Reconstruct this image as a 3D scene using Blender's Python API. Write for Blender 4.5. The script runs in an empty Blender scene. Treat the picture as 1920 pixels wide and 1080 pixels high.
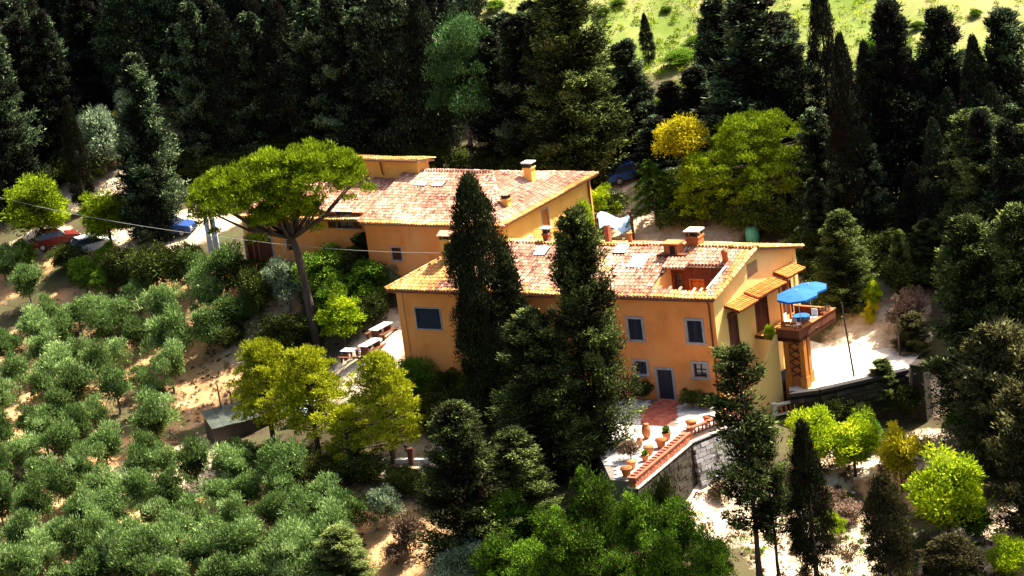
import bpy, math, random
import numpy as np
from mathutils import Vector, Matrix

sc = bpy.context.scene
COL = sc.collection
R = math.radians

# ------------------------------------------------------------------ camera
CAM_E, CAM_ROLL, CAM_F = R(16.0), R(7.5), 4900.0
CAM_C = np.array([-12.23, -155.18, 53.79])
cam = bpy.data.cameras.new("camera")
cam.sensor_width = 36.0
cam.lens = CAM_F / 1920.0 * 36.0
cam.clip_start, cam.clip_end = 1.0, 9000.0
camo = bpy.data.objects.new("camera", cam)
COL.objects.link(camo)
camo.matrix_world = (Matrix.Translation(Vector(CAM_C)) @ Matrix.Rotation(R(90) - CAM_E, 4, 'X') @ Matrix.Rotation(-CAM_ROLL, 4, 'Z'))
sc.camera = camo

# ------------------------------------------------------------------ light
SUN_AZ, SUN_EL = math.atan2(0.85, 0.53), R(55)       # azimuth clockwise from +Y
world = bpy.data.worlds.new("World")
sc.world = world
world.use_nodes = True
nt = world.node_tree
bg = nt.nodes["Background"]
sky = nt.nodes.new("ShaderNodeTexSky")
sky.sky_type = 'NISHITA'
sky.sun_disc = False
sky.sun_elevation = SUN_EL
sky.sun_rotation = SUN_AZ
sky.air_density, sky.dust_density, sky.ozone_density = 1.0, 6.0, 0.6
nt.links.new(sky.outputs[0], bg.inputs[0])
bg.inputs[1].default_value = 0.07
sun = bpy.data.lights.new("sun", 'SUN')
sun.energy = 5.0
sun.angle = R(0.5)
sun.color = (1.0, 0.93, 0.80)
suno = bpy.data.objects.new("sun", sun)
COL.objects.link(suno)
SDIR = Vector((math.sin(SUN_AZ) * math.cos(SUN_EL), math.cos(SUN_AZ) * math.cos(SUN_EL), math.sin(SUN_EL)))
suno.rotation_euler = SDIR.to_track_quat('Z', 'Y').to_euler()
suno.location = (30, 20, 60)
vs = sc.view_settings
vs.view_transform, vs.look, vs.gamma, vs.exposure = 'Standard', 'None', 1.0, 1.95
vs.use_curve_mapping = False
sc.cycles.max_bounces = 6
sc.cycles.diffuse_bounces = 3
sc.cycles.transparent_max_bounces = 4
sc.cycles.caustics_reflective = sc.cycles.caustics_refractive = False

# ------------------------------------------------------------------ helpers
# terrain: control points (picture point, height) -> a smooth radial surface
TCTRL = [(0.23, 2.88, -1.0), (6.54, 12.39, -0.6), (-10.47, 6.38, -0.8), (-10.81, 24.75, 1.2), (-13.17, -11.88, -4.8), (-19.42, -4.18, -4.4), (-7.34, -13.82, -5.0), (-16.99, -10.01, -5.2), (-46.67, 3.06, -6.0), (-36.63, -0.41, -6.0), (-24.58, -5.07, -5.8), (-48.7, 19.23, -3.8), (-37.63, 14.37, -3.6), (-27.79, 9.44, -3.2), (-51.05, 37.85, -1.4), (-38.88, 31.86, -1.2), (-28.13, 26.53, -0.6), (-28.21, 21.44, -2.6), (-52.42, 50.25, 1.3), (-43.81, 44.3, 1.8), (-35.6, 38.2, 2.4), (-30.75, 35.29, 3.4), (-51.38, 54.44, 3.2), (-39.57, 47.83, 3.8), (-33.0, 39.59, 3.8), (-24.55, 30.01, 3.2), (-22.32, 17.88, 0.9), (-19.75, 14.05, 0.6), (-21.23, 5.43, -2.6), (-17.08, 4.17, -2.8), (-23.89, 25.39, 1.6), (14.09, -16.98, -6.4), (2.11, -15.2, -5.6), (0.55, -8.57, -4.8), (6.39, -8.38, -5.0), (12.01, -4.63, -4.4), (16.77, -2.81, -3.6), (8.16, 1.54, -3.2), (11.71, 2.21, -3.2), (6.9, 5.16, -0.6), (12.62, 7.84, -0.4), (11.96, 13.35, 1.4), (17.57, 4.24, 0.4), (15.29, 2.89, -3.2), (0.18, 28.12, 3.4), (6.94, 26.16, 3.2), (-3.54, 39.5, 4.6), (-15.73, 49.64, 5.0), (-26.77, 55.85, 5.0), (-44.7, 61.21, 5.2), (-53.3, 66.78, 5.0), (5.04, 31.94, 4.4), (12.66, 25.48, 3.4), (21.22, 20.24, 3.6), (-47.1, 82.35, 8.0), (-26.81, 69.53, 8.0), (-8.64, 56.14, 7.5), (8.09, 48.07, 7.0), (23.33, 38.63, 7.0), (3.64, 65.04, 10.5), (23.13, 58.14, 11.0), (-16.71, 71.29, 13.0), (-40.36, 77.44, 16.0), (-55.54, 88.75, 16.0), (29.15, 45.71, 9.0)] + [(-4, -4, -1.6), (0, -1.6, -1.3), (-8, -6, -1.7), (-7.2, -13.2, -4.0), (-3.0, -7.0, -4.0), (0.6, -4.8, -3.9), (3.2, -3.2, -3.2), (-11.5, -9, -2.6)]
def _fit():
    P = np.array(TCTRL); n = len(P)
    D = np.sqrt(((P[:, None, :2] - P[None, :, :2]) ** 2).sum(-1) + 9.0)
    A = np.zeros((n + 3, n + 3)); A[:n, :n] = D - np.eye(n) * 0.4
    A[:n, n] = 1; A[:n, n + 1:] = P[:, :2]; A[n, :n] = 1; A[n + 1:, :n] = P[:, :2].T
    return P, np.linalg.solve(A, np.concatenate([P[:, 2], [0, 0, 0]]))
_TP, _TW = _fit()
def terr(x, y):
    x = np.asarray(x, float); y = np.asarray(y, float)
    xc = np.clip(x, -95, 75); yc = np.clip(y, -48, 190)
    d = np.sqrt((xc[..., None] - _TP[:, 0]) ** 2 + (yc[..., None] - _TP[:, 1]) ** 2 + 9.0)
    n = len(_TP)
    return d @ _TW[:n] + _TW[n] + _TW[n + 1] * xc + _TW[n + 2] * yc
# ------------------------------------------------------------------ materials
def new_mat(name):
    m = bpy.data.materials.new(name); m.use_nodes = True
    nt = m.node_tree; nt.nodes.clear()
    out = nt.nodes.new("ShaderNodeOutputMaterial")
    return m, nt, out
def N(nt, t, **kw):
    n = nt.nodes.new(t)
    for k, v in kw.items():
        if k.startswith("i_"): n.inputs[k[2:].replace("_", " ")].default_value = v
        else: setattr(n, k, v)
    return n
def ramp(nt, fac, stops):
    r = nt.nodes.new("ShaderNodeValToRGB")
    e = r.color_ramp.elements
    while len(e) < len(stops): e.new(0.5)
    for i, (p, c) in enumerate(stops):
        e[i].position = p; e[i].color = (*c, 1)
    nt.links.new(fac, r.inputs[0])
    return r.outputs[0]
def mixc(nt, fac, a, b, mode='MIX'):
    m = nt.nodes.new("ShaderNodeMix"); m.data_type = 'RGBA'; m.blend_type = mode
    L = nt.links
    if isinstance(fac, (int, float)): m.inputs[0].default_value = fac
    else: L.new(fac, m.inputs[0])
    for s, v in ((6, a), (7, b)):
        if isinstance(v, tuple): m.inputs[s].default_value = (*v, 1)
        else: L.new(v, m.inputs[s])
    return m.outputs[2]
def noise(nt, scale, detail=4, rough=0.6, obj=False, dist=0.0, stretch=None):
    g = nt.nodes.new("ShaderNodeTexCoord")
    n = N(nt, "ShaderNodeTexNoise", i_Scale=scale, i_Detail=detail, i_Roughness=rough, i_Distortion=dist)
    src = g.outputs['Object']
    if stretch:
        mp = nt.nodes.new("ShaderNodeMapping"); mp.inputs['Scale'].default_value = stretch
        nt.links.new(src, mp.inputs[0]); src = mp.outputs[0]
    nt.links.new(src, n.inputs['Vector'])
    return n.outputs['Fac']
def surface(name, stops, scale=1.5, rough=0.85, bump=0.25, bscale=None, stain=None, spec=0.2, stretch=None, metallic=0):
    """mottled matt surface: colours run along a noise ramp; stain = (colour, scale, lo, hi)"""
    m, nt, out = new_mat(name)
    c = ramp(nt, noise(nt, scale, 6, 0.65, stretch=stretch), stops)
    if stain:
        f = N(nt, "ShaderNodeMapRange"); f.inputs[1].default_value, f.inputs[2].default_value = stain[2], stain[3]
        nt.links.new(noise(nt, stain[1], 7, 0.7, stretch=(1, 1, 0.35)), f.inputs[0])
        c = mixc(nt, f.outputs[0], c, stain[0])
    b = N(nt, "ShaderNodeBsdfPrincipled", i_Roughness=rough, i_Metallic=metallic)
    b.inputs['Specular IOR Level'].default_value = spec
    nt.links.new(c, b.inputs['Base Color'])
    if bump:
        bp = N(nt, "ShaderNodeBump", i_Strength=bump, i_Distance=0.03)
        nt.links.new(noise(nt, bscale or scale * 9, 4), bp.inputs['Height'])
        nt.links.new(bp.outputs[0], b.inputs['Normal'])
    nt.links.new(b.outputs[0], out.inputs[0])
    return m
def toned(name, stops, rough=0.85, nscale=6.0, namp=0.35, spec=0.2):
    """per-piece colour: the point attribute 'tone' (0..1) picks along the stops, noise adds wear"""
    m, nt, out = new_mat(name)
    a = N(nt, "ShaderNodeAttribute", attribute_name="tone")
    ad = N(nt, "ShaderNodeMath", operation='MULTIPLY_ADD'); ad.inputs[1].default_value = namp
    sb = N(nt, "ShaderNodeMath", operation='SUBTRACT'); sb.inputs[1].default_value = 0.5
    nt.links.new(noise(nt, nscale, 5, 0.7), sb.inputs[0])
    nt.links.new(sb.outputs[0], ad.inputs[0]); nt.links.new(a.outputs['Fac'], ad.inputs[2])
    c = ramp(nt, ad.outputs[0], stops)
    b = N(nt, "ShaderNodeBsdfPrincipled", i_Roughness=rough)
    b.inputs['Specular IOR Level'].default_value = spec
    nt.links.new(c, b.inputs['Base Color'])
    nt.links.new(b.outputs[0], out.inputs[0])
    return m
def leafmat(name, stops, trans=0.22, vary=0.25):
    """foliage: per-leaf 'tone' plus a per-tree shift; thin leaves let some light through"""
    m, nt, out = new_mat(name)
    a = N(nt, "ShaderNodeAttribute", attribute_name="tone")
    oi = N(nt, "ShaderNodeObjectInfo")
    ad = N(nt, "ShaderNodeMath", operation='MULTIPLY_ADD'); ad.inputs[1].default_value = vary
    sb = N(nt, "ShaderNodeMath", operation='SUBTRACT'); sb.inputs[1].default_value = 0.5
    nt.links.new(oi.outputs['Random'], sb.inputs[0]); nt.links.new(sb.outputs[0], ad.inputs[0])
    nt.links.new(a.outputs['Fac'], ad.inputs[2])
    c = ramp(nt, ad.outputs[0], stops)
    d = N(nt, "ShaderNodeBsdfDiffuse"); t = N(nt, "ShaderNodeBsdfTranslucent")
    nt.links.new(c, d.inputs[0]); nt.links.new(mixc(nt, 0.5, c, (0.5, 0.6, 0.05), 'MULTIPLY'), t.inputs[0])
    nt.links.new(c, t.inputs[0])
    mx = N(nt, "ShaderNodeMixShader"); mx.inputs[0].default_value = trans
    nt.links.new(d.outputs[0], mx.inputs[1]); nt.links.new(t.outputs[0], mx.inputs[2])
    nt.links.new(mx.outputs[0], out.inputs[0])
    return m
def plain(name, col, rough=0.6, spec=0.3, metallic=0, vary=0.25):
    d = tuple(c * (1 - vary) for c in col)
    return surface(name, [(0.3, d), (0.7, col)], 3.0, rough, 0.1, spec=spec, metallic=metallic)

M = {}
M['orange'] = surface('orange_plaster', [(0.3, (0.66, 0.225, 0.058)), (0.5, (0.81, 0.29, 0.082)), (0.72, (0.82, 0.345, 0.115))], 0.45, 0.9, 0.3, 6, stain=((0.72, 0.43, 0.20), 0.40, 0.52, 0.85))
M['yellow'] = surface('pale_yellow_plaster', [(0.3, (0.64, 0.42, 0.14)), (0.6, (0.74, 0.50, 0.185)), (0.8, (0.78, 0.57, 0.25))], 0.5, 0.9, 0.3, 6, stain=((0.60, 0.42, 0.20), 0.6, 0.62, 0.9))
M['ochre'] = surface('ochre_plaster', [(0.3, (0.62, 0.34, 0.08)), (0.6, (0.70, 0.41, 0.11)), (0.8, (0.72, 0.48, 0.19))], 0.7, 0.9, 0.3, 6, stain=((0.50, 0.38, 0.20), 0.7, 0.6, 0.85))
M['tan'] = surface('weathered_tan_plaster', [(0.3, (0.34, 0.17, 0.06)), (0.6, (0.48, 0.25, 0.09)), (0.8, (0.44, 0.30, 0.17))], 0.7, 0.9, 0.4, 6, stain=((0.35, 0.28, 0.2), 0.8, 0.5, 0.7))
TILE_STOPS = [(0.0, (0.10, 0.04, 0.03)), (0.22, (0.26, 0.11, 0.07)), (0.5, (0.43, 0.21, 0.135)), (0.78, (0.53, 0.35, 0.26)), (1.0, (0.60, 0.49, 0.40))]
M['tile'] = toned('weathered_pink_roof_tile', TILE_STOPS, 0.9, 1.2, 0.9)
M['tile2'] = toned('golden_roof_tile', [(0.0, (0.26, 0.10, 0.035)), (0.4, (0.50, 0.23, 0.065)), (0.75, (0.60, 0.35, 0.13)), (1.0, (0.62, 0.46, 0.26))], 0.9, 1.2, 0.7)
M['slab'] = surface('roof_underlay', [(0.3, (0.20, 0.10, 0.06)), (0.7, (0.34, 0.17, 0.10))], 2.0)
M['stone'] = surface('grey_stone_trim', [(0.3, (0.25, 0.25, 0.27)), (0.7, (0.40, 0.40, 0.42))], 4.0)
M['shutter'] = surface('dark_slate_shutter', [(0.3, (0.020, 0.022, 0.035)), (0.7, (0.035, 0.036, 0.055))], 5, 0.6, 0.1)
M['brown'] = surface('brown_wood', [(0.3, (0.075, 0.022, 0.012)), (0.7, (0.16, 0.05, 0.022))], 4, 0.7, 0.2, stretch=(1, 1, 0.2))
M['orangewood'] = surface('orange_stained_wood', [(0.3, (0.32, 0.105, 0.018)), (0.7, (0.55, 0.21, 0.04))], 4, 0.7, 0.2, stretch=(1, 1, 0.15))
M['glass'] = surface('dark_window_glass', [(0.3, (0.02, 0.025, 0.04)), (0.7, (0.03, 0.04, 0.06))], 1, 0.08, 0, spec=0.6)
M['skyglass'] = surface('white_skylight_pane', [(0.3, (0.74, 0.77, 0.80)), (0.7, (0.82, 0.84, 0.86))], 1, 0.25, 0, spec=0.6)
M['darkmetal'] = plain('dark_metal', (0.035, 0.03, 0.03), 0.5)
M['void'] = plain('opening_shade_colour', (0.03, 0.02, 0.018), 0.9)  # near-black colour painted as the shade of an opening
M['terracotta'] = surface('terracotta', [(0.3, (0.36, 0.105, 0.035)), (0.7, (0.52, 0.18, 0.065))], 5)
M['brick'] = surface('red_brick_coping', [(0.3, (0.26, 0.07, 0.04)), (0.7, (0.40, 0.13, 0.075))], 3, 0.9, 0.4)
M['palestone'] = surface('pale_stone_coping', [(0.3, (0.44, 0.40, 0.34)), (0.7, (0.60, 0.56, 0.50))], 4)
M['wallstone'] = toned('grey_wall_stone', [(0.0, (0.12, 0.10, 0.09)), (0.4, (0.24, 0.22, 0.21)), (0.75, (0.36, 0.34, 0.34)), (1.0, (0.48, 0.45, 0.42))], 0.95, 3.0, 0.5)
M['darkstone'] = toned('shade_dark_stone', [(0.0, (0.020, 0.014, 0.010)), (0.5, (0.036, 0.028, 0.020)), (1.0, (0.07, 0.058, 0.042))], 0.95, 3.0, 0.5)  # near-black tones stand in for shade on the walls
M['mortar'] = surface('mortar', [(0.3, (0.10, 0.085, 0.07)), (0.7, (0.18, 0.155, 0.13))], 5)
M['paving'] = toned('terrace_paving_slab', [(0.0, (0.40, 0.36, 0.33)), (0.5, (0.54, 0.50, 0.46)), (1.0, (0.66, 0.60, 0.54))], 0.9, 1.5, 0.5)
M['redpaving'] = toned('red_cotto_paving', [(0.0, (0.30, 0.07, 0.045)), (0.5, (0.42, 0.11, 0.07)), (1.0, (0.52, 0.17, 0.11))], 0.9, 2, 0.4)
M['gravel'] = surface('pale_gravel', [(0.25, (0.46, 0.39, 0.31)), (0.5, (0.60, 0.53, 0.44)), (0.75, (0.70, 0.64, 0.55))], 0.8, 0.95, 0.4, 12)
M['bark'] = surface('grey_brown_bark', [(0.3, (0.045, 0.032, 0.026)), (0.7, (0.10, 0.075, 0.06))], 4, 0.95, 0.6, 10, stretch=(1, 1, 0.25))
M['palebark'] = surface('pale_bark', [(0.3, (0.11, 0.09, 0.075)), (0.7, (0.22, 0.18, 0.15))], 4, 0.95, 0.6, 10, stretch=(1, 1, 0.25))
M['white'] = plain('white_paint', (0.78, 0.78, 0.76), 0.6, vary=0.1)
M['concrete'] = surface('pale_blue_grey_concrete', [(0.3, (0.30, 0.36, 0.42)), (0.7, (0.44, 0.50, 0.56))], 3)
M['bluecloth'] = surface('blue_canvas', [(0.3, (0.010, 0.085, 0.33)), (0.7, (0.016, 0.115, 0.40))], 2, 0.8, 0.1)
M['bluetarp'] = surface('blue_plastic_sheet', [(0.3, (0.03, 0.06, 0.30)), (0.7, (0.07, 0.13, 0.42))], 2, 0.4, 0.3, spec=0.5)
M['paleblue'] = surface('pale_blue_sheet', [(0.3, (0.16, 0.36, 0.62)), (0.7, (0.60, 0.74, 0.86))], 2.5, 0.5, 0.2)
M['teal'] = plain('turquoise_plastic', (0.10, 0.42, 0.36), 0.5)
M['redcar'] = plain('dark_red_car_paint', (0.14, 0.012, 0.012), 0.25, 0.6, vary=0.1)
M['whitecar'] = plain('white_car_paint', (0.72, 0.74, 0.76), 0.25, 0.6, vary=0.05)
M['bluecar'] = plain('blue_car_paint', (0.03, 0.07, 0.24), 0.25, 0.6, vary=0.1)
M['tyre'] = plain('black_rubber', (0.02, 0.02, 0.02), 0.9)
M['rim'] = plain('wheel_rim', (0.4, 0.4, 0.42), 0.4, metallic=0.6)
M['lampglass'] = plain('lamp_lens', (0.6, 0.6, 0.55), 0.2)
M['wire'] = plain('pale_cable', (0.42, 0.40, 0.38), 0.7)
M['sheet'] = surface('grey_green_roof_sheet', [(0.3, (0.03, 0.038, 0.028)), (0.7, (0.065, 0.078, 0.06))], 1.5, 0.7)
# foliage
M['L_cypress'] = leafmat('cypress_foliage', [(0, (0.024, 0.011, 0.01)), (0.5, (0.016, 0.02, 0.009)), (0.85, (0.045, 0.062, 0.02)), (1, (0.11, 0.13, 0.05))], 0.06)
M['L_conifer'] = leafmat('conifer_foliage', [(0, (0.024, 0.011, 0.01)), (0.45, (0.02, 0.027, 0.01)), (0.72, (0.09, 0.125, 0.032)), (1, (0.27, 0.31, 0.09))], 0.12, 0.25)  # upper stops carry the imitated sunlit tips
M['L_forest'] = leafmat('far_conifer_foliage', [(0, (0.022, 0.01, 0.013)), (0.5, (0.013, 0.018, 0.011)), (0.78, (0.075, 0.11, 0.05)), (1, (0.24, 0.31, 0.15))], 0.1, 0.25)  # top tones raised to imitate lit edges and tips
M['L_olive'] = leafmat('silvery_olive_foliage', [(0, (0.027, 0.03, 0.009)), (0.38, (0.085, 0.147, 0.036)), (0.7, (0.225, 0.335, 0.098)), (1, (0.45, 0.56, 0.24))], 0.2, 0.36)
M['L_broad'] = leafmat('bright_green_foliage', [(0, (0.022, 0.02, 0.005)), (0.42, (0.045, 0.095, 0.009)), (0.78, (0.16, 0.3, 0.022)), (1, (0.32, 0.46, 0.05))], 0.22, 0.35)
M['L_lime'] = leafmat('lime_green_foliage', [(0, (0.05, 0.07, 0.006)), (0.42, (0.2, 0.31, 0.01)), (0.78, (0.46, 0.54, 0.014)), (1, (0.68, 0.66, 0.03))], 0.28, 0.25)
M['L_yellow'] = leafmat('yellow_green_pine_foliage', [(0, (0.045, 0.039, 0.004)), (0.42, (0.175, 0.205, 0.009)), (0.78, (0.415, 0.44, 0.018)), (1, (0.61, 0.6, 0.04))], 0.25, 0.25)
M['L_gold'] = leafmat('golden_yellow_foliage', [(0, (0.10, 0.10, 0.008)), (0.42, (0.42, 0.37, 0.012)), (1, (0.72, 0.60, 0.03))], 0.28)
M['L_pine'] = leafmat('stone_pine_foliage', [(0, (0.03, 0.028, 0.004)), (0.42, (0.125, 0.185, 0.008)), (0.78, (0.32, 0.43, 0.014)), (1, (0.54, 0.62, 0.03))], 0.25, 0.25)
M['L_dark'] = leafmat('dark_hedge_foliage', [(0, (0.022, 0.014, 0.006)), (0.5, (0.04, 0.056, 0.012)), (0.85, (0.1, 0.13, 0.025)), (1, (0.16, 0.19, 0.04))], 0.1)
M['L_mint'] = leafmat('blue_green_foliage', [(0, (0.018, 0.03, 0.01)), (0.42, (0.065, 0.14, 0.04)), (0.78, (0.2, 0.36, 0.12)), (1, (0.4, 0.54, 0.25))], 0.22, 0.25)
M['L_grey'] = leafmat('grey_green_foliage', [(0, (0.05, 0.07, 0.04)), (0.5, (0.19, 0.26, 0.14)), (1, (0.48, 0.55, 0.36))], 0.25, 0.25)
M['L_brown'] = leafmat('dry_brown_foliage', [(0.0, (0.05, 0.03, 0.02)), (0.5, (0.13, 0.085, 0.055)), (1, (0.26, 0.18, 0.12))], 0.15)
M['L_olivebrown'] = leafmat('olive_brown_foliage', [(0.0, (0.02, 0.016, 0.008)), (0.5, (0.055, 0.05, 0.02)), (0.9, (0.11, 0.11, 0.04)), (1, (0.18, 0.17, 0.07))], 0.12)
M['L_pink'] = leafmat('pinkish_oleander_foliage', [(0.0, (0.05, 0.05, 0.02)), (0.5, (0.20, 0.13, 0.09)), (1, (0.48, 0.28, 0.22))], 0.2)

# ------------------------------------------------------------------ mesh building
class MB:
    def __init__(s): s.v = []; s.f = []; s.t = []
    def add(s, verts, faces, tone=None):
        o = len(s.v); s.v += [tuple(map(float, p)) for p in verts]; s.f += [tuple(i + o for i in q) for q in faces]
        s.t += [0.5 if tone is None else tone] * len(verts)
        return s
    def box(s, c, sx, sy, sz, ax=None, ay=None, az=None, tone=None, taper=1.0):
        """box centred on c; half-axes along unit vectors ax, ay, az"""
        c = Vector(c); ax = Vector(ax or (1, 0, 0)); ay = Vector(ay or (0, 1, 0)); az = Vector(az or (0, 0, 1))
        vs = []
        for k in (-1, 1):
            q = taper if k > 0 else 1
            for i, j in ((-1, -1), (1, -1), (1, 1), (-1, 1)):
                vs.append(c + ax * (sx / 2 * i * q) + ay * (sy / 2 * j * q) + az * (sz / 2 * k))
        fs = [(3, 2, 1, 0), (4, 5, 6, 7), (0, 1, 5, 4), (1, 2, 6, 5), (2, 3, 7, 6), (3, 0, 4, 7)]
        if ax.cross(ay).dot(az) < 0: fs = [q[::-1] for q in fs]
        return s.add(vs, fs, tone)
    def tube(s, pts, rad, n=8, caps=True):
        pts = [Vector(p) for p in pts]; rad = rad if isinstance(rad, (list, tuple)) else [rad] * len(pts)
        vs = []; fs = []
        for i, p in enumerate(pts):
            d = (pts[min(i + 1, len(pts) - 1)] - pts[max(i - 1, 0)]).normalized()
            a = d.cross(Vector((0, 1, 0.01)) if abs(d.y) < 0.9 else Vector((1, 0, 0))).normalized(); b = d.cross(a)
            for k in range(n):
                w = 2 * math.pi * k / n
                vs.append(p + a * (math.cos(w) * rad[i]) + b * (math.sin(w) * rad[i]))
        for i in range(len(pts) - 1):
            for k in range(n):
                fs.append((i * n + k, (i + 1) * n + k, (i + 1) * n + (k + 1) % n, i * n + (k + 1) % n))
        if caps:
            fs.append(tuple(range(n))); fs.append(tuple(range((len(pts) - 1) * n, len(pts) * n))[::-1])
        return s.add(vs, fs)
    def lathe(s, c, prof, n=10):
        """turned shape: prof = [(radius, height)...] above c"""
        return s.tube([(c[0], c[1], c[2] + h) for r, h in prof], [max(r, 0.002) for r, h in prof], n)
    def poly(s, pts, tone=None): return s.add(pts, [tuple(range(len(pts)))], tone)
    def prism(s, pts, z0, z1):
        n = len(pts)
        v = [(p[0], p[1], z0) for p in pts] + [(p[0], p[1], z1) for p in pts]
        f = [tuple(range(n))[::-1], tuple(range(n, 2 * n))] + [(i, (i + 1) % n, n + (i + 1) % n, n + i) for i in range(n)]
        return s.add(v, f)
    def build(s, name, mat, parent=None, tone=False, smooth=False, loc=None):
        me = bpy.data.meshes.new(name)
        vs = s.v
        if loc is not None: vs = [(a - loc[0], b - loc[1], c - loc[2]) for a, b, c in vs]
        me.from_pydata(vs, [], s.f); me.update()
        if tone:
            at = me.attributes.new("tone", 'FLOAT', 'POINT'); at.data.foreach_set('value', np.array(s.t, np.float32))
        me.materials.append(M[mat] if isinstance(mat, str) else mat)
        if smooth: me.polygons.foreach_set('use_smooth', [True] * len(me.polygons))
        return link(name, me, parent, loc)
def link(name, me, parent=None, loc=None):
    o = bpy.data.objects.new(name, me); COL.objects.link(o)
    if parent is not None: o.parent = parent
    elif loc is not None: o.location = loc
    return o
def tag(o, label=None, cat=None, group=None, kind=None):
    for k, v in (('label', label), ('category', cat), ('group', group), ('kind', kind)):
        if v: o[k] = v
    return o
def empty(name, label, cat, loc=(0, 0, 0), rz=0.0, group=None):
    o = bpy.data.objects.new(name, None); COL.objects.link(o)
    o.location = loc; o.rotation_euler = (0, 0, rz); o.empty_display_size = 0.3
    return tag(o, label, cat, group)
def copy_tree(o, parent=None):
    c = o.copy(); COL.objects.link(c)
    if parent is not None: c.parent = parent
    for ch in list(o.children): copy_tree(ch, c)
    return c
V = Vector
# ------------------------------------------------------------------ wall, window and roof builders
def wloc(o):
    v = Vector((0, 0, 0))
    while o is not None: v += o.location; o = o.parent
    return v
def part(mb, name, mat, parent, tone=False, smooth=False, kind=None, label=None):
    w = wloc(parent)
    o = mb.build(name, mat, parent, tone, smooth, loc=(w.x, w.y, w.z))
    return tag(o, label, kind=kind)
class Plane:
    """a vertical wall line: a along the wall (seen from outside, left to right), o outwards, z up"""
    def __init__(s, p0, p1):
        s.p0 = Vector((p0[0], p0[1], 0)); d = Vector((p1[0] - p0[0], p1[1] - p0[1], 0)); s.L = d.length
        s.d = d.normalized(); s.n = Vector((s.d.y, -s.d.x, 0))
    def __call__(s, a, o, z): return s.p0 + s.d * a + s.n * o + Vector((0, 0, z))
def wall_mb(pl, z0, z1, ops=(), depth=0.28, top=None):
    """wall face with real openings and reveals; top = extra gable points (a, z)"""
    mb = MB()
    xs = sorted({0.0, pl.L} | {a for o in ops for a in o[:2]}); zs = sorted({z0, z1} | {z for o in ops for z in o[2:4]})
    for i in range(len(xs) - 1):
        for j in range(len(zs) - 1):
            cx, cz = (xs[i] + xs[i + 1]) / 2, (zs[j] + zs[j + 1]) / 2
            if any(o[0] < cx < o[1] and o[2] < cz < o[3] for o in ops): continue
            mb.poly([pl(xs[i], 0, zs[j]), pl(xs[i + 1], 0, zs[j]), pl(xs[i + 1], 0, zs[j + 1]), pl(xs[i], 0, zs[j + 1])])
    for a0, a1, b0, b1 in ops:
        q = [(a0, b0), (a1, b0), (a1, b1), (a0, b1)]
        for k in range(4):
            (u0, w0), (u1, w1) = q[k], q[(k + 1) % 4]
            mb.poly([pl(u0, 0, w0), pl(u0, -depth, w0), pl(u1, -depth, w1), pl(u1, 0, w1)])
        mb.poly([pl(a0, -depth, b0), pl(a1, -depth, b0), pl(a1, -depth, b1), pl(a0, -depth, b1)])
    if top: mb.poly([pl(0, 0, z1), pl(pl.L, 0, z1)] + [pl(a, 0, z) for a, z in top])
    mb.poly([pl(0, -0.5, z0), pl(pl.L, -0.5, z0), pl(pl.L, -0.5, z1), pl(0, -0.5, z1)][::-1])
    return mb
def pbox(mb, pl, a0, a1, o0, o1, z0, z1, tone=None):
    return mb.box(pl((a0 + a1) / 2, (o0 + o1) / 2, (z0 + z1) / 2), a1 - a0, o1 - o0, z1 - z0, pl.d, pl.n, (0, 0, 1), tone)
def surround(pl, a0, a1, z0, z1, w=0.16, proud=0.045, sill=True):
    mb = MB()
    pbox(mb, pl, a0 - w, a0, -0.06, proud, z0, z1); pbox(mb, pl, a1, a1 + w, -0.06, proud, z0, z1)
    pbox(mb, pl, a0 - w, a1 + w, -0.06, proud + 0.004, z1, z1 + w)
    if sill: pbox(mb, pl, a0 - w - 0.04, a1 + w + 0.04, -0.06, proud + 0.05, z0 - w * 0.8, z0)
    return mb
def shutter_mb(pl, a0, a1, z0, z1, o=-0.10):
    mb = MB(); t = 0.05; r = 0.07
    pbox(mb, pl, a0, a0 + r, o, o + t, z0, z1); pbox(mb, pl, a1 - r, a1, o, o + t, z0, z1)
    pbox(mb, pl, a0 + r, a1 - r, o, o + t, z0, z0 + r); pbox(mb, pl, a0 + r, a1 - r, o, o + t, z1 - r, z1)
    n = max(4, int((z1 - z0) / 0.13)); h = (z1 - z0 - 2 * r) / n
    for k in range(n):
        c = pl((a0 + a1) / 2, o + t / 2, z0 + r + h * (k + 0.5))
        up = (Vector((0, 0, 1)) * 0.8 - pl.n * 0.6).normalized()
        mb.box(c, a1 - a0 - 2 * r, 0.012, h * 1.05, pl.d, pl.d.cross(up) * -1, up)
    return mb
def window(parent, pl, a0, a1, z0, z1, style='shut', frame='stone', smat='shutter', w=0.16, leaves=2):
    f = part(surround(pl, a0, a1, z0, z1, w), 'window', frame, parent)
    g = MB(); pbox(g, pl, a0, a1, -0.24, -0.20, z0, z1); part(g, 'pane', 'glass', f)
    if style == 'shut':
        k = (a1 - a0) / leaves
        for i in range(leaves): part(shutter_mb(pl, a0 + k * i + 0.008, a0 + k * (i + 1) - 0.008, z0 + 0.01, z1 - 0.01), 'shutter', smat, f)
    elif style == 'open':
        k = (a1 - a0) / 2
        part(shutter_mb(pl, a0 - k - 0.05, a0 - 0.05, z0, z1, 0.05), 'shutter', smat, f)
        part(shutter_mb(pl, a1 + 0.05, a1 + k + 0.05, z0, z1, 0.05), 'shutter', smat, f)
    if style in ('open', 'glazed'):
        b = MB(); m = (a0 + a1) / 2
        for q in (a0 + 0.03, m, a1 - 0.03): pbox(b, pl, q - 0.03, q + 0.03, -0.20, -0.15, z0, z1)
        for q in (z0 + 0.03, (z0 + z1) / 2, z1 - 0.03): pbox(b, pl, a0, a1, -0.20, -0.152, q - 0.025, q + 0.025)
        part(b, 'casement', smat, f)
    return f
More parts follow.
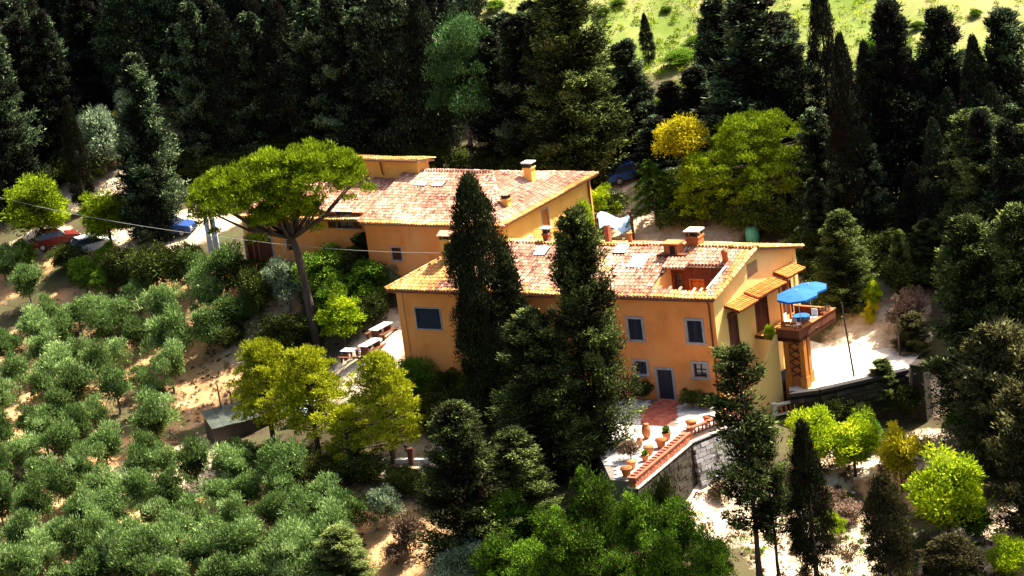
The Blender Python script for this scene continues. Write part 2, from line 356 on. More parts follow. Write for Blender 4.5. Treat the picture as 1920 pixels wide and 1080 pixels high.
def inside(poly, x, y):
    c = False; n = len(poly)
    for i in range(n):
        (x0, y0), (x1, y1) = poly[i], poly[(i + 1) % n]
        if (y0 > y) != (y1 > y) and x < (x1 - x0) * (y - y0) / (y1 - y0) + x0: c = not c
    return c
def roof_facet(P3, holes=(), seed=0, golden=None, slab=True):
    """P3: facet corners, eave first two (left to right seen from outside). Returns slab MB and list of tile MBs"""
    P3 = [Vector(p) for p in P3]
    o = P3[0]; e = (P3[1] - P3[0]).normalized(); n = e.cross(P3[-1] - P3[0]).normalized()
    if n.z < 0: n = -n
    s = n.cross(e).normalized()
    poly = [((p - o).dot(e), (p - o).dot(s)) for p in P3]
    hl = [[((Vector(p) - o).dot(e), (Vector(p) - o).dot(s)) for p in h] for h in holes]
    rng = random.Random(seed); mb = MB(); mg = MB()
    umin, umax = min(p[0] for p in poly), max(p[0] for p in poly); vmax = max(p[1] for p in poly)
    pu, pv, w, ln, h = 0.235, 0.37, 0.205, 0.45, 0.085
    pa = [rng.uniform(0, 6.28) for _ in range(8)]
    for i in range(int((umax - umin) / pu) + 1):
        for j in range(int(vmax / pv) + 1):
            u = umin + (i + 0.5) * pu + rng.uniform(-.015, .015); v = j * pv - 0.03 + rng.uniform(-.02, .02)
            if not inside(poly, u, v + 0.15): continue
            if any(inside(q, u, v + 0.15) for q in hl): continue
            patch = (math.sin(u * 0.9 + pa[0] + math.sin(v * 0.8 + pa[1])) + math.sin(v * 1.3 + u * 0.5 + pa[2]) + math.sin(u * 0.37 - v * 0.6 + pa[3])) / 3
            tone = min(1, max(0, 0.47 + 0.24 * patch + rng.gauss(0, 0.15)))
            tilt = rng.uniform(-0.03, 0.03)
            c = o + e * u + s * v + n * (0.05 + 0.03 * math.sin(u * 0.55 + pa[4]) + 0.02 * math.sin(u * 1.3 + v * 0.7 + pa[5]) + rng.uniform(0, 0.02)); ee = (e + s * tilt).normalized(); ss = (s - e * tilt).normalized()
            vs = []
            for k, (ww, off, lift) in enumerate(((w, 0, 0.035), (w * 0.82, ln, 0.0))):
                for x, y in ((-.5, 0), (-.28, .8), (.28, .8), (.5, 0)):
                    vs.append(c + ee * (x * ww) + ss * off + n * (y * h + lift))
            fs = [(0, 1, 5, 4), (1, 2, 6, 5), (2, 3, 7, 6), (0, 3, 2, 1)]
            tgt = mg if golden and golden(u, v, patch + rng.gauss(0, 0.25)) else mb
            tgt.add(vs, fs, tone)
    return mb, mg
def slab_mb(P3, t=0.14):
    n = (Vector(P3[1]) - Vector(P3[0])).cross(Vector(P3[-1]) - Vector(P3[0])).normalized()
    if n.z < 0: n = -n
    top = [Vector(p) for p in P3]; bot = [p - n * t for p in top]; k = len(top)
    mb = MB(); mb.add(top + bot, [tuple(range(k)), tuple(range(k, 2 * k))[::-1]] + [(i, k + i, k + (i + 1) % k, (i + 1) % k) for i in range(k)])
    return mb
_ridge = {}
def ridge_tiles(parent, a, b, mat='tile2', step=0.40, seed=0):
    """a row of single ridge tiles from a to b, each its own piece; alike pieces share mesh data"""
    a, b = Vector(a), Vector(b); d = (b - a).normalized(); L = (b - a).length
    side = d.cross(Vector((0, 0, 1))).normalized(); up = side.cross(d)
    rng = random.Random(seed); w = wloc(parent)
    if mat not in _ridge:
        _ridge[mat] = []
        for q in range(4):
            mb = MB(); t = 0.25 + 0.2 * q
            vs = []
            for (ww, off, lift) in ((0.30, -0.03, 0.03), (0.25, 0.44, 0.0)):
                for x, y in ((-.5, -.25), (-.34, .5), (0, .8), (.34, .5), (.5, -.25)): vs.append((off, x * ww, y * 0.13 + lift))
            fs = [(k, k + 1, k + 6, k + 5) for k in range(4)] + [(4, 3, 2, 1, 0)]
            mb.add(vs, fs, t)
            me = bpy.data.meshes.new('ridge_tile'); me.from_pydata(mb.v, [], mb.f)
            at = me.attributes.new("tone", 'FLOAT', 'POINT'); at.data.foreach_set('value', np.array(mb.t, np.float32)); me.materials.append(M[mat])
            _ridge[mat].append(me)
    for k in range(int(L / step)):
        p = a + d * (k * step) - w + V((0, 0, 0.03 * math.sin(k * .25 + seed) + rng.uniform(-.012, .012)))
        o = link('ridge_tile', rng.choice(_ridge[mat]), parent)
        jit = rng.uniform(-0.05, 0.05)
        m = Matrix((d, side + d * jit, up)).transposed().to_4x4(); m.translation = p
        o.matrix_local = m
def chimney(parent, x, y, z0, h, w, mat='ochre', cap='tile', d=None, rz=0.5, label=None):
    d = d or w; ax = Vector((math.cos(rz), math.sin(rz), 0)); ay = Vector((-ax.y, ax.x, 0))
    mb = MB(); mb.box((x, y, z0 + h / 2), w, d, h, ax, ay); mb.box((x, y, z0 + h - 0.04), w + 0.12, d + 0.12, 0.10, ax, ay)
    c = part(mb, 'chimney', mat, parent, label=label)
    t = z0 + h
    mb = MB()
    for i in (-1, 1):
        for j in (-1, 1): mb.box(Vector((x, y, t + 0.16)) + ax * (i * (w / 2 - 0.07)) + ay * (j * (d / 2 - 0.07)), 0.12, 0.12, 0.30, ax, ay)
    mb.box((x, y, t + 0.1), w * 0.55, d * 0.55, 0.16, ax, ay)
    part(mb, 'flue_vent', 'darkmetal', c)
    mb = MB(); C0 = Vector((x, y, t + 0.31))
    if cap == 'tile':
        a = w / 2 + 0.14; b = d / 2 + 0.14
        q = [C0 - ax * a - ay * b, C0 + ax * a - ay * b, C0 + ax * a + ay * b, C0 - ax * a + ay * b, C0 - ax * a * .9 + Vector((0, 0, .26)), C0 + ax * a * .9 + Vector((0, 0, .26))]
        mb.add(q, [(0, 1, 5, 4), (2, 3, 4, 5), (1, 2, 5), (3, 0, 4), (3, 2, 1, 0)], 0.6)
        part(mb, 'chimney_cap', 'tile', c, tone=True)
    else:
        mb.box(C0 + Vector((0, 0, .05)), w + 0.2, d + 0.2, 0.09, ax, ay); part(mb, 'chimney_cap', 'palestone', c)
    return c

# ------------------------------------------------------------------ main farmhouse
FR = V((0.05, 0.30, 0)); FL = V((-19.93, 12.04, 0)); BR = V((6.38, 8.39, 0)); BL = FL + (BR - FR)
uh = (FL - FR).normalized(); vh = (BR - FR).normalized(); HL = (FL - FR).length; HW = (BR - FR).length
HE, RISE = 6.95, 1.58
def H(u, v, z): return FR + uh * u + vh * v + V((0, 0, z))
def rz_(v): return HE + 0.06 + RISE * v / (HW / 2)
house = empty('farmhouse', 'long orange farmhouse with pale tiled roof, roof loggia and gable awnings, nearest the camera', 'house', tuple(FR))
pf = Plane(FL, FR); pg = Plane(FR, BR); pb = Plane(BR, BL); pl_ = Plane(BL, FL)
fu = lambda u1, u0: (HL - u1, HL - u0)
front_ops = [(*fu(6.12, 5.16), 3.93, 5.32), (*fu(1.97, 0.96), 3.92, 5.34), (*fu(5.97, 5.16), 1.62, 2.48), (*fu(1.86, 0.95), 1.60, 2.50), (*fu(4.48, 3.42), -0.02, 1.98), (*fu(21.85, 19.98), 4.13, 5.54)]
wf = part(wall_mb(pf, -4.0, HE, front_ops), 'wall', 'orange', house, label='orange plastered front wall')
gable_top = [(HW, HE + 0.25), (HW / 2, rz_(HW / 2) - 0.06)]
gab_ops = [(1.50, 2.45, 2.95, 5.30), (4.75, 6.15, 3.0, 5.35), (8.2, 9.2, 3.0, 5.2)]
part(wall_mb(pg, -4.0, HE, gab_ops, top=gable_top), 'wall', 'yellow', house, label='pale yellow sunlit gable wall')
part(wall_mb(pb, -4.0, HE + 0.2), 'wall', 'yellow', house)
part(wall_mb(pl_, -4.0, HE), 'wall', 'orange', house)
for k in (0, 1): window(house, pf, *front_ops[k], 'shut')
for k in (2, 3): window(house, pf, *front_ops[k], 'glazed')
window(house, pf, *front_ops[5], 'shut', w=0.08)
d = part(surround(pf, *front_ops[4], 0.17, sill=False), 'door', 'stone', house)
a0, a1, z0, z1 = front_ops[4]
for k in range(5):
    w = (a1 - a0) / 5; mb = MB(); pbox(mb, pf, a0 + w * k + 0.005, a0 + w * (k + 1) - 0.005, -0.14, -0.09 + 0.006 * (k % 2), z0, z1); part(mb, 'plank', 'shutter', d)
mb = MB(); mb.tube([pf(a1 - 0.12, -0.07, 1.0), pf(a1 - 0.12, -0.02, 1.0), pf(a1 - 0.2, -0.02, 1.0)], 0.02, 6); part(mb, 'handle', 'darkmetal', d)
# gable: shuttered window, doors to the balcony, bricked vent
window(house, pg, *gab_ops[0], 'shut', frame='brown', smat='brown', w=0.07)
for o_ in gab_ops[1:]:
    dd = part(surround(pg, *o_, 0.07, sill=False), 'door', 'brown', house, label='brown wooden door onto the balcony')
    m = (o_[0] + o_[1]) / 2
    for q in ((o_[0] + .01, m - .005), (m + .005, o_[1] - .01)):
        part(shutter_mb(pg, q[0], q[1], o_[2] + .01, o_[3] - .01), 'shutter', 'brown', dd)
mb = MB(); zc = lambda a: rz_(a) - 0.55
mb.add([pg(4.25, 0.03, 6.85), pg(5.45, 0.03, 6.95), pg(5.45, 0.03, 7.75), pg(4.25, 0.03, 7.75), pg(4.25, -.02, 6.85), pg(5.45, -.02, 6.95), pg(5.45, -.02, 7.75), pg(4.25, -.02, 7.75)],
       [(0, 1, 2, 3), (0, 4, 5, 1), (1, 5, 6, 2), (2, 6, 7, 3), (3, 7, 4, 0)])
part(mb, 'vent_panel', surface('faded_brown_panel', [(0.3, (0.22, 0.13, 0.07)), (0.7, (0.30, 0.19, 0.10))], 3), house, label='brown panel under the gable peak')
# rain pipe and eaves gutter
mb = MB(); q = HL - 0.28
mb.tube([pf(q, 0.42, HE - 0.12), pf(q, 0.10, HE - 0.5), pf(q, 0.10, 0.05)], 0.055, 8)
part(mb, 'drainpipe', 'brown', house)
mb = MB(); mb.tube([H(-0.3, -0.47, HE - 0.16), H(HL + 0.3, -0.47, HE - 0.16)], 0.06, 6); part(mb, 'gutter', 'brown', house)
# roof
OV = 0.40; UL = HL + 0.45; UR = -0.30; HIP = 2.4; RZ = rz_(HW / 2); BEZ = HE + 0.24; BS = (RZ - BEZ) / (HW / 2)
fe = rz_(-OV); be = BEZ - BS * OV
c0, c1, cv0, cv1 = 0.60, 4.55, 0.42, 2.95           # roof loggia cut-out
roof = part(slab_mb([H(UL, -OV, fe), H(c1, -OV, fe), H(c1, HW / 2, RZ), H(HL - HIP, HW / 2, RZ)]), 'roof', 'slab', house)
for A in ([H(c1, -OV, fe), H(c0, -OV, fe), H(c0, cv0, rz_(cv0)), H(c1, cv0, rz_(cv0))], [H(c1, cv1, rz_(cv1)), H(c0, cv1, rz_(cv1)), H(c0, HW / 2, RZ), H(c1, HW / 2, RZ)],
          [H(c0, -OV, fe), H(UR, -OV, fe), H(UR, HW / 2, RZ), H(c0, HW / 2, RZ)], [H(UR, HW + OV, be), H(UL, HW + OV, be), H(HL - HIP, HW / 2, RZ), H(UR, HW / 2, RZ)],
          [H(UL, HW + OV, be), H(UL, -OV, fe), H(HL - HIP, HW / 2, RZ)]):
    part(slab_mb(A), 'roof_slab', 'slab', roof)
hole = [H(c1, cv0, rz_(cv0)), H(c0, cv0, rz_(cv0)), H(c0, cv1, rz_(cv1)), H(c1, cv1, rz_(cv1))]
FT = [H(UL, -OV, fe), H(UR, -OV, fe), H(UR, HW / 2, RZ), H(HL - HIP, HW / 2, RZ)]
Lx = (FT[1] - FT[0]).length
gold = lambda u, v, q: (u < 5.0 + q * 1.2) or (v < 0.22 + q * 0.3) or (u > Lx - 0.25) or q > 0.95
t1, t2 = roof_facet(FT, [hole], 3, gold)
part(t1, 'roof_tiles', 'tile', roof, tone=True, kind='stuff'); part(t2, 'roof_tiles', 'tile2', roof, tone=True, kind='stuff')
for k, A in enumerate(([H(UR, HW + OV, be), H(UL, HW + OV, be), H(HL - HIP, HW / 2, RZ), H(UR, HW / 2, RZ)], [H(UL, HW + OV, be), H(UL, -OV, fe), H(HL - HIP, HW / 2, RZ)])):
    t1, t2 = roof_facet(A, (), 5 + k); part(t1, 'roof_tiles', 'tile2', roof, tone=True, kind='stuff')
up = V((0, 0, 0.07))
ridge_tiles(roof, H(UR, HW / 2, RZ) + up, H(HL - HIP, HW / 2, RZ) + up, 'tile2', seed=1)
ridge_tiles(roof, H(UL, -OV, fe) + up, H(HL - HIP, HW / 2, RZ) + up, 'tile2', seed=2)
ridge_tiles(roof, H(UL, HW + OV, be) + up, H(HL - HIP, HW / 2, RZ) + up, 'tile2', seed=3)
ridge_tiles(roof, H(UR, -OV, fe) + up, H(UR, HW / 2, RZ) + up, 'tile2', seed=4)
ridge_tiles(roof, H(UR, HW + OV, be) + up, H(UR, HW / 2, RZ) + up, 'tile2', seed=5)
# loggia
zf = 5.65
lg = MB(); lg.poly([H(c1, cv0 - .05, zf), H(c0, cv0 - .05, zf), H(c0, cv1, zf), H(c1, cv1, zf)])
loggia = part(lg, 'roof_terrace', 'terracotta', house)
pz = Plane(H(c1, cv1, 0), H(c0, cv1, 0))
lops = [(0.15, 0.85, zf, 7.5), (1.25, 2.3, zf, 7.15), (2.75, 3.7, zf, 7.15)]
part(wall_mb(pz, zf, rz_(cv1) - .02, lops, 0.2), 'back_wall', 'brown', loggia)
for k, o_ in enumerate(lops):
    mb = MB()
    pbox(mb, pz, o_[0], o_[0] + .08, -.12, .05, o_[2], o_[3]); pbox(mb, pz, o_[1] - .08, o_[1], -.12, .05, o_[2], o_[3]); pbox(mb, pz, o_[0] + .08, o_[1] - .08, -.12, .05, o_[3] - .08, o_[3])
    for q in range(1, 5): pbox(mb, pz, o_[0] + .08, o_[1] - .08, -.10, -.05, o_[2] + q * .32 - .03, o_[2] + q * .32)
    part(mb, 'door_frame', 'orangewood' if k else 'brown', loggia)
    mb = MB(); pbox(mb, pz, o_[0] + .08, o_[1] - .08, -.16, -.11, o_[2], o_[3] - .08); part(mb, 'door', 'orangewood' if k else 'glass', loggia)
for (u, m) in ((c1, 'yellow'), (c0, 'redpaving')):
    s = 1 if u == c1 else -1
    mb = MB(); mb.add([H(u, cv0, zf), H(u, cv1, zf), H(u, cv1, rz_(cv1)), H(u, cv0, rz_(cv0))] + [H(u + .1 * s, cv0, zf), H(u + .1 * s, cv1, zf), H(u + .1 * s, cv1, rz_(cv1)), H(u + .1 * s, cv0, rz_(cv0))],
                      [(0, 1, 2, 3), (3, 2, 6, 7), (4, 7, 6, 5), (0, 3, 7, 4), (1, 5, 6, 2)])
    part(mb, 'side_wall', 'yellow', loggia)
mb = MB(); mb.box((H(c0, cv0, rz_(cv0)) + H(c0, cv1, rz_(cv1))) / 2 + V((0, 0, .16)), (cv1 - cv0) * 1.04, .12, .10, (H(c0, cv1, rz_(cv1)) - H(c0, cv0, rz_(cv0))).normalized(), uh); part(mb, 'parapet', 'palestone', loggia)
mb = MB(); mb.poly([H(c1, cv0, zf), H(c0, cv0, zf), H(c0, cv0, rz_(cv0)), H(c1, cv0, rz_(cv0))][::-1]); part(mb, 'front_wall', 'orange', loggia)
# small tiled hood above the left loggia door
hoodA = [H(c1 + .15, cv1 - .75, rz_(cv1) + .10), H(c1 - 1.35, cv1 - .75, rz_(cv1) + .10), H(c1 - 1.35, cv1 + .2, rz_(cv1) + .42), H(c1 + .15, cv1 + .2, rz_(cv1) + .42)]
hood = part(slab_mb(hoodA, .08), 'hood', 'slab', loggia)
t1, _ = roof_facet(hoodA, (), 9); part(t1, 'hood_tiles', 'tile', loggia, tone=True, kind='stuff')
# skylights
def skylight(parent, plane_pt, au, av, lu, lv):
    n = au.cross(av).normalized()
    if n.z < 0: n = -n
    s = (av - au * av.dot(au)).normalized()
    mb = MB(); mb.box(plane_pt + n * .09, lu, lv, .18, au, s, n); f = part(mb, 'skylight', 'darkmetal', parent)
    mb = MB(); mb.box(plane_pt + n * .195, lu - .04, lv - .04, .03, au, s, n); part(mb, 'pane', 'skyglass', f)
sv = (vh + V((0, 0, RISE / (HW / 2)))).normalized()
for u, v, a, b in ((14.55, 4.1, .85, 1.0), (8.9, 4.5, .9, .9), (6.95, 3.25, 1.15, 1.5)):
    skylight(house, H(u, v, rz_(v)), uh, sv, a, b)
# chimneys and roof vents
q = H(20.95, 3.1, 0); chimney(house, q.x, q.y, rz_(3.1) - .3, 1.8, .75, 'ochre', 'tile', rz=-0.53, label='white and orange chimney at the left end of the roof')
q = H(4.15, HW / 2 + .3, 0); chimney(house, q.x, q.y, RZ - .3, 1.0, .85, 'terracotta', 'slab', rz=-0.53, label='wide capped chimney on the ridge')
q = H(15.1, HW / 2 + .5, 0); chimney(house, q.x, q.y, RZ - .3, .9, .4, 'brick', 'slab', rz=-.53, label='thin brick red chimney on the ridge')
q = H(10.6, HW / 2 + .6, 0); mb = MB(); mb.box((q.x, q.y, RZ + .45), .32, .32, 1.5, uh, vh); part(mb, 'chimney', 'brick', house)
q = H(9.0, HW / 2 + .6, 0); mb = MB(); mb.lathe((q.x, q.y, RZ - .3), [(.16, 0), (.14, .9), (.19, .92), (.19, 1.0)], 8); part(mb, 'flue_pipe', 'terracotta', house)
q = H(.95, 3.45, 0); mb = MB(); mb.lathe((q.x, q.y, rz_(3.45) - .1), [(.20, 0), (.18, .75), (.24, .78), (.24, .88), (.12, 1.05), (.02, 1.12)], 10); part(mb, 'flue_pipe', 'terracotta', house, smooth=True)
# dormer vent box on a dark slab
q = H(4.9, 4.15, rz_(4.15)); mb = MB(); mb.box(q + V((0, 0, .12)), 2.0, .9, .14, uh, vh); dv = part(mb, 'dormer_vent', 'brown', house)
mb = MB(); mb.box(q + V((0, 0, .5)) + uh * .05, .95, .7, .62, uh, vh); part(mb, 'vent_box', 'terracotta', dv)
mb = MB(); mb.box(q + V((0, 0, .48)) + uh * -.1 - vh * .36, .36, .04, .5, uh, vh); part(mb, 'vent_shade_plate', 'void', dv)  # solid plate; shade of an opening painted by its dark colour
mb = MB(); mb.box(q + V((0, 0, .88)) + uh * .05, 1.25, 1.0, .09, uh, vh); part(mb, 'vent_cap', 'terracotta', dv)
# awnings: three tiled canopies stepping up the gable
def awning(a0, a1, z, out, drop):
    A = [pg(a0, out, z - drop), pg(a1, out, z - drop), pg(a1, 0.02, z), pg(a0, 0.02, z)]
    aw = part(slab_mb(A, .07), 'awning', 'brown', house)
    t1, _ = roof_facet(A, (), int(a0 * 10)); part(t1, 'awning_tiles', M['tile_orange'], aw, tone=True, kind='stuff')
    mb = MB()
    for a in np.linspace(a0 + .15, a1 - .15, 3):
        mb.tube([pg(a, .03, z - .75), pg(a, out * .8, z - drop - .06)], .035, 5)
    part(mb, 'bracket', 'brown', aw)
M['tile_orange'] = toned('bright_orange_tile', [(0, (0.36, 0.10, 0.02)), (0.5, (0.58, 0.185, 0.035)), (1, (0.66, 0.28, 0.08))], .9, 1.5, .5)
awning(1.15, 3.45, 5.92, 1.05, .30); awning(3.55, 7.15, 6.02, 1.05, .30); awning(7.25, 9.6, 6.25, 1.05, .30)
# wall lantern by the corner
mb = MB(); mb.tube([pg(.75, 0, 2.35), pg(.75, .22, 2.4)], .02, 5); mb.box(pg(.75, .24, 2.25), .16, .16, .26, pg.d, pg.n); part(mb, 'wall_lantern', 'darkmetal', house)
# balcony with deck, posts and solid rail
def G(a, o, z): return pg(a, o, z)
DZ = 3.0; b0, b1, bo = 4.35, 9.0, 3.3
mb = MB(); pbox(mb, pg, b0, b1, 0.02, bo, DZ - .22, DZ); bal = part(mb, 'balcony', 'brown', house)
for k in range(11):
    o0 = .04 + k * (bo - .06) / 11; mb = MB(); pbox(mb, pg, b0, b1, o0, o0 + .27, DZ + .004, DZ + .03); part(mb, 'plank', 'orangewood', bal)
for (x0, x1, y0, y1) in ((b0, b0 + .08, 1.6, bo), (b1 - .08, b1, .3, bo), (b0 + .08, b1 - .08, bo - .08, bo)):
    mb = MB(); pbox(mb, pg, x0, x1, y0, y1, DZ - .25, DZ + .56); part(mb, 'rail_panel', 'brown', bal)
    mb = MB(); pbox(mb, pg, x0 - .05, x1 + .05, y0 - .05, y1 + .05, DZ + .562, DZ + .62); part(mb, 'handrail', 'terracotta', bal)
for a, o in ((b0 + .5, 2.0), (b0 + .5, bo - .15), (b0 + 1.6, bo - .5), (b1 - .25, .7)):
    mb = MB(); pbox(mb, pg, a - .17, a + .17, o - .17, o + .17, -1.2, DZ - .22); pbox(mb, pg, a - .23, a + .23, o - .23, o + .23, -1.2, .35); part(mb, 'post', 'orangewood', bal)
mb = MB()
for k in range(5):
    z = .2 + k * .52; mb.tube([G(b0 + .5, 2.15, z), G(b0 + .5, bo - .3, z + .5)], .04, 5); mb.tube([G(b0 + .5, 2.15, z + .5), G(b0 + .5, bo - .3, z)], .04, 5)
part(mb, 'lattice', 'brown', bal)
mb = MB(); pbox(mb, pg, b0 + .56, b0 + .62, 2.17, bo - .32, -1, DZ - .22); part(mb, 'infill_panel', 'terracotta', bal)
for a in (6.55, 7.6): 
    mb = MB(); pbox(mb, pg, a - .06, a + .06, .75, .87, DZ + .03, 5.75); part(mb, 'porch_post', 'orangewood', bal)
# curved stair wall going down from the balcony
mb = MB(); sw = []
for k in range(13):
    t = k / 12; a = b0 - .1 - 2.9 * t; o = 1.75 - .75 * t * t; z = DZ + .25 - 3.1 * t ** 1.15
    sw.append((pg(a, o, z), pg(a, o - .2, z), pg(a, o - .2, -2.5), pg(a, o, -2.5)))
mb.add([p for q in sw for p in q], [(4 * k + i, 4 * k + (i + 1) % 4, 4 * k + 4 + (i + 1) % 4, 4 * k + 4 + i) for k in range(12) for i in range(4)] + [(0, 3, 2, 1), (48, 49, 50, 51)])
part(mb, 'stair_wall', 'yellow', house)

# ------------------------------------------------------------------ rear farmhouse
rFL, rFR, rBR = V((-22.15, 26.92, 0)), V((-12.46, 20.78, 0)), V((-5.5, 31.75, 0)); rBL = rFL + (rBR - rFR)
RE, RR = 8.0, 1.85
rear = empty('rear_farmhouse', 'orange and ochre farmhouse with pink tiled hip roof behind the nearer one', 'house', (rFL.x, rFL.y, 3.6))
ru = (rFR - rFL).normalized(); rv = (rBR - rFR).normalized(); rL = (rFR - rFL).length; rW = (rBR - rFR).length
def K(u, v, z): return rFL + ru * u + rv * v + V((0, 0, z))
qf = Plane(rFL, rFR); qr = Plane(rFR, rBR); qb = Plane(rBR, rBL); ql = Plane(rBL, rFL)
RO = [(2.05, 2.85, 5.15, 6.05), (6.4, 7.2, 5.1, 6.0), (3.0, 3.9, 2.6, 4.1)]
part(wall_mb(qf, 1.5, RE, RO), 'wall', 'orange', rear, label='orange front wall')
RR_O = [(5.6, 6.55, 5.9, 7.35), (3.1, 3.85, 5.0, 6.0)]
part(wall_mb(qr, 1.5, RE, RR_O), 'wall', 'ochre', rear, label='bright ochre right wall')
part(wall_mb(qb, 1.5, RE), 'wall', 'ochre', rear); part(wall_mb(ql, 1.5, RE, top=[(rW, RE), (rW / 2, RE + RR)]), 'wall', 'ochre', rear)
window(rear, qf, *RO[0], 'shut', smat='brown', w=.08); window(rear, qf, *RO[1], 'shut', smat='brown', w=.08); window(rear, qf, *RO[2], 'glazed', w=.06)
window(rear, qr, *RR_O[0], 'shut', smat='orangewood', w=.08); window(rear, qr, *RR_O[1], 'glazed', frame='white', w=.1)
o_ = .45; rs = RR / (rW / 2); rz2 = lambda v: RE + .06 + rs * v; run = 4.2; ez = rz2(-o_)
A = [K(-.2, -o_, ez), K(rL + o_, -o_, ez), K(rL - run, rW / 2, rz2(rW / 2)), K(-.2, rW / 2, rz2(rW / 2))]
B = [K(rL + o_, rW + o_, ez), K(-.2, rW + o_, ez), K(-.2, rW / 2, rz2(rW / 2)), K(rL - run, rW / 2, rz2(rW / 2))]
Cc = [K(rL + o_, -o_, ez), K(rL + o_, rW + o_, ez), K(rL - run, rW / 2, rz2(rW / 2))]
rroof = part(slab_mb(A), 'roof', 'slab', rear)
for X in (B, Cc): part(slab_mb(X), 'roof_slab', 'slab', rroof)
for k, X in enumerate((A, B, Cc)):
    t1, t2 = roof_facet(X, (), 20 + k, lambda u, v, q: v < .25); part(t1, 'roof_tiles', 'tile', rroof, tone=True, kind='stuff')
    if t2.v: part(t2, 'roof_tiles', 'tile2', rroof, tone=True, kind='stuff')
ridge_tiles(rroof, A[3] + up, A[2] + up, 'tile', seed=11); ridge_tiles(rroof, A[1] + up, A[2] + up, 'tile', seed=12); ridge_tiles(rroof, B[0] + up, B[3] + up, 'tile', seed=13); ridge_tiles(rroof, A[0] + up, A[3] + up, 'brick', seed=14)
rsv = (rv + V((0, 0, rs))).normalized()
for u in (2.3, 3.75): skylight(rear, K(u, 4.6, rz2(4.6)), ru, rsv, .95, .55)
q = K(rL - 1.9, rW * .60, 0); chimney(rear, q.x, q.y, 8.5, 1.5, .62, 'ochre', 'slab', rz=-.56, label='tall ochre chimney with pale cap')
q = K(rL - .9, 2.6, 0); chimney(rear, q.x, q.y, 7.9, 1.25, .5, 'ochre', 'tile', rz=-.56)
mb = MB(); mb.tube([qr(rW - .5, .1, RE - .3), qr(rW - .5, .1, 2.5)], .08, 6); part(mb, 'drainpipe', 'brown', rear)
# lower left wing
w0 = K(-11.2, 1.1, 0); w1 = K(-.02, 1.1, 0); pw = Plane(w0, w1); WE = 7.75
WO = [(7.77, 9.68, 7.07, 8.29), (-0.16, 1.4, 6.5, 8.02), (-0.63, 1.83, 4.07, 6.14), (5.63, 6.3, 7.87, 8.37), (6.64, 7.43, 4.96, 5.64), (3.22, 3.95, 5.19, 6.03)]
wing_side = Plane(K(-11.2, 7.0, 0), w0)
part(wall_mb(pw, 1.5, WE, WO[:3] + [(a, b, c, min(d, WE - .1)) for a, b, c, d in WO[3:]]), 'wall', 'orange', rear, label='orange wall of the lower left wing')
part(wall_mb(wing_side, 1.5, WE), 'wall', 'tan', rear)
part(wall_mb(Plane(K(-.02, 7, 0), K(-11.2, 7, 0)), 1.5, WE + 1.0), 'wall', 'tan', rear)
a0, a1, z0, z1 = WO[0]; window(rear, pw, a0 + .25, a1 - .25, z0, z1, 'open', smat='brown', w=.05)
for o2 in WO[1:3]:
    f = part(surround(pw, *o2, .10, sill=False), 'door', 'stone', rear, label='tall dark doorway')
    mb = MB(); pbox(mb, pw, o2[0], o2[1], -.24, -.18, o2[2], o2[3]); part(mb, 'door_leaf', 'brown', f)
for o2 in WO[3:]:
    f = part(surround(pw, o2[0], o2[1], o2[2], min(o2[3], WE - .1), .05, sill=False), 'window', 'stone', rear); mb = MB(); pbox(mb, pw, o2[0], o2[1], -.24, -.2, o2[2], min(o2[3], WE - .1)); part(mb, 'pane', 'glass', f)
e0, e1 = WE + .02, WE + 1.75
A = [K(-11.6, .7, e0), K(-.22, .7, e0), K(-.22, 6.6, e1), K(-11.6, 6.6, e1)]
wr = part(slab_mb(A), 'wing_roof', 'slab', rear); t1, t2 = roof_facet(A, (), 31, lambda u, v, q: v < .3)
part(t1, 'roof_tiles', 'tile', wr, tone=True, kind='stuff'); part(t2, 'roof_tiles', 'tile2', wr, tone=True, kind='stuff')
# upper block behind the wing
u0 = V((-23.6, 35.4, 0)); u1 = V((-17.95, 31.3, 0)); pu_ = Plane(u0, u1); du = pu_.n * -1.4
part(wall_mb(pu_, 6.0, 10.7), 'wall', 'ochre', rear, label='pale yellow wall of the raised block'); part(wall_mb(Plane(u1, u1 + du), 6.0, 9.7, top=[(1.4, 10.42), (0, 10.68)]), 'wall', 'ochre', rear); part(wall_mb(Plane(u0 + du, u0), 6.0, 9.9), 'wall', 'ochre', rear)
A = [pu_(-.35, .35, 10.92), pu_(pu_.L + .35, .35, 10.92), pu_(pu_.L + .35, -1.7, 10.55), pu_(-.35, -1.7, 10.55)]
ur = part(slab_mb(A, .12), 'upper_roof', 'slab', rear); t1, _ = roof_facet(A, (), 41); part(t1, 'roof_tiles', 'tile2', ur, tone=True, kind='stuff')
mb = MB(); mb.tube([pu_(3.7, .12, 10.8), pu_(3.75, .1, 9.9), pu_(3.9, .1, 9.7)], .05, 6); part(mb, 'spout', 'brown', rear)
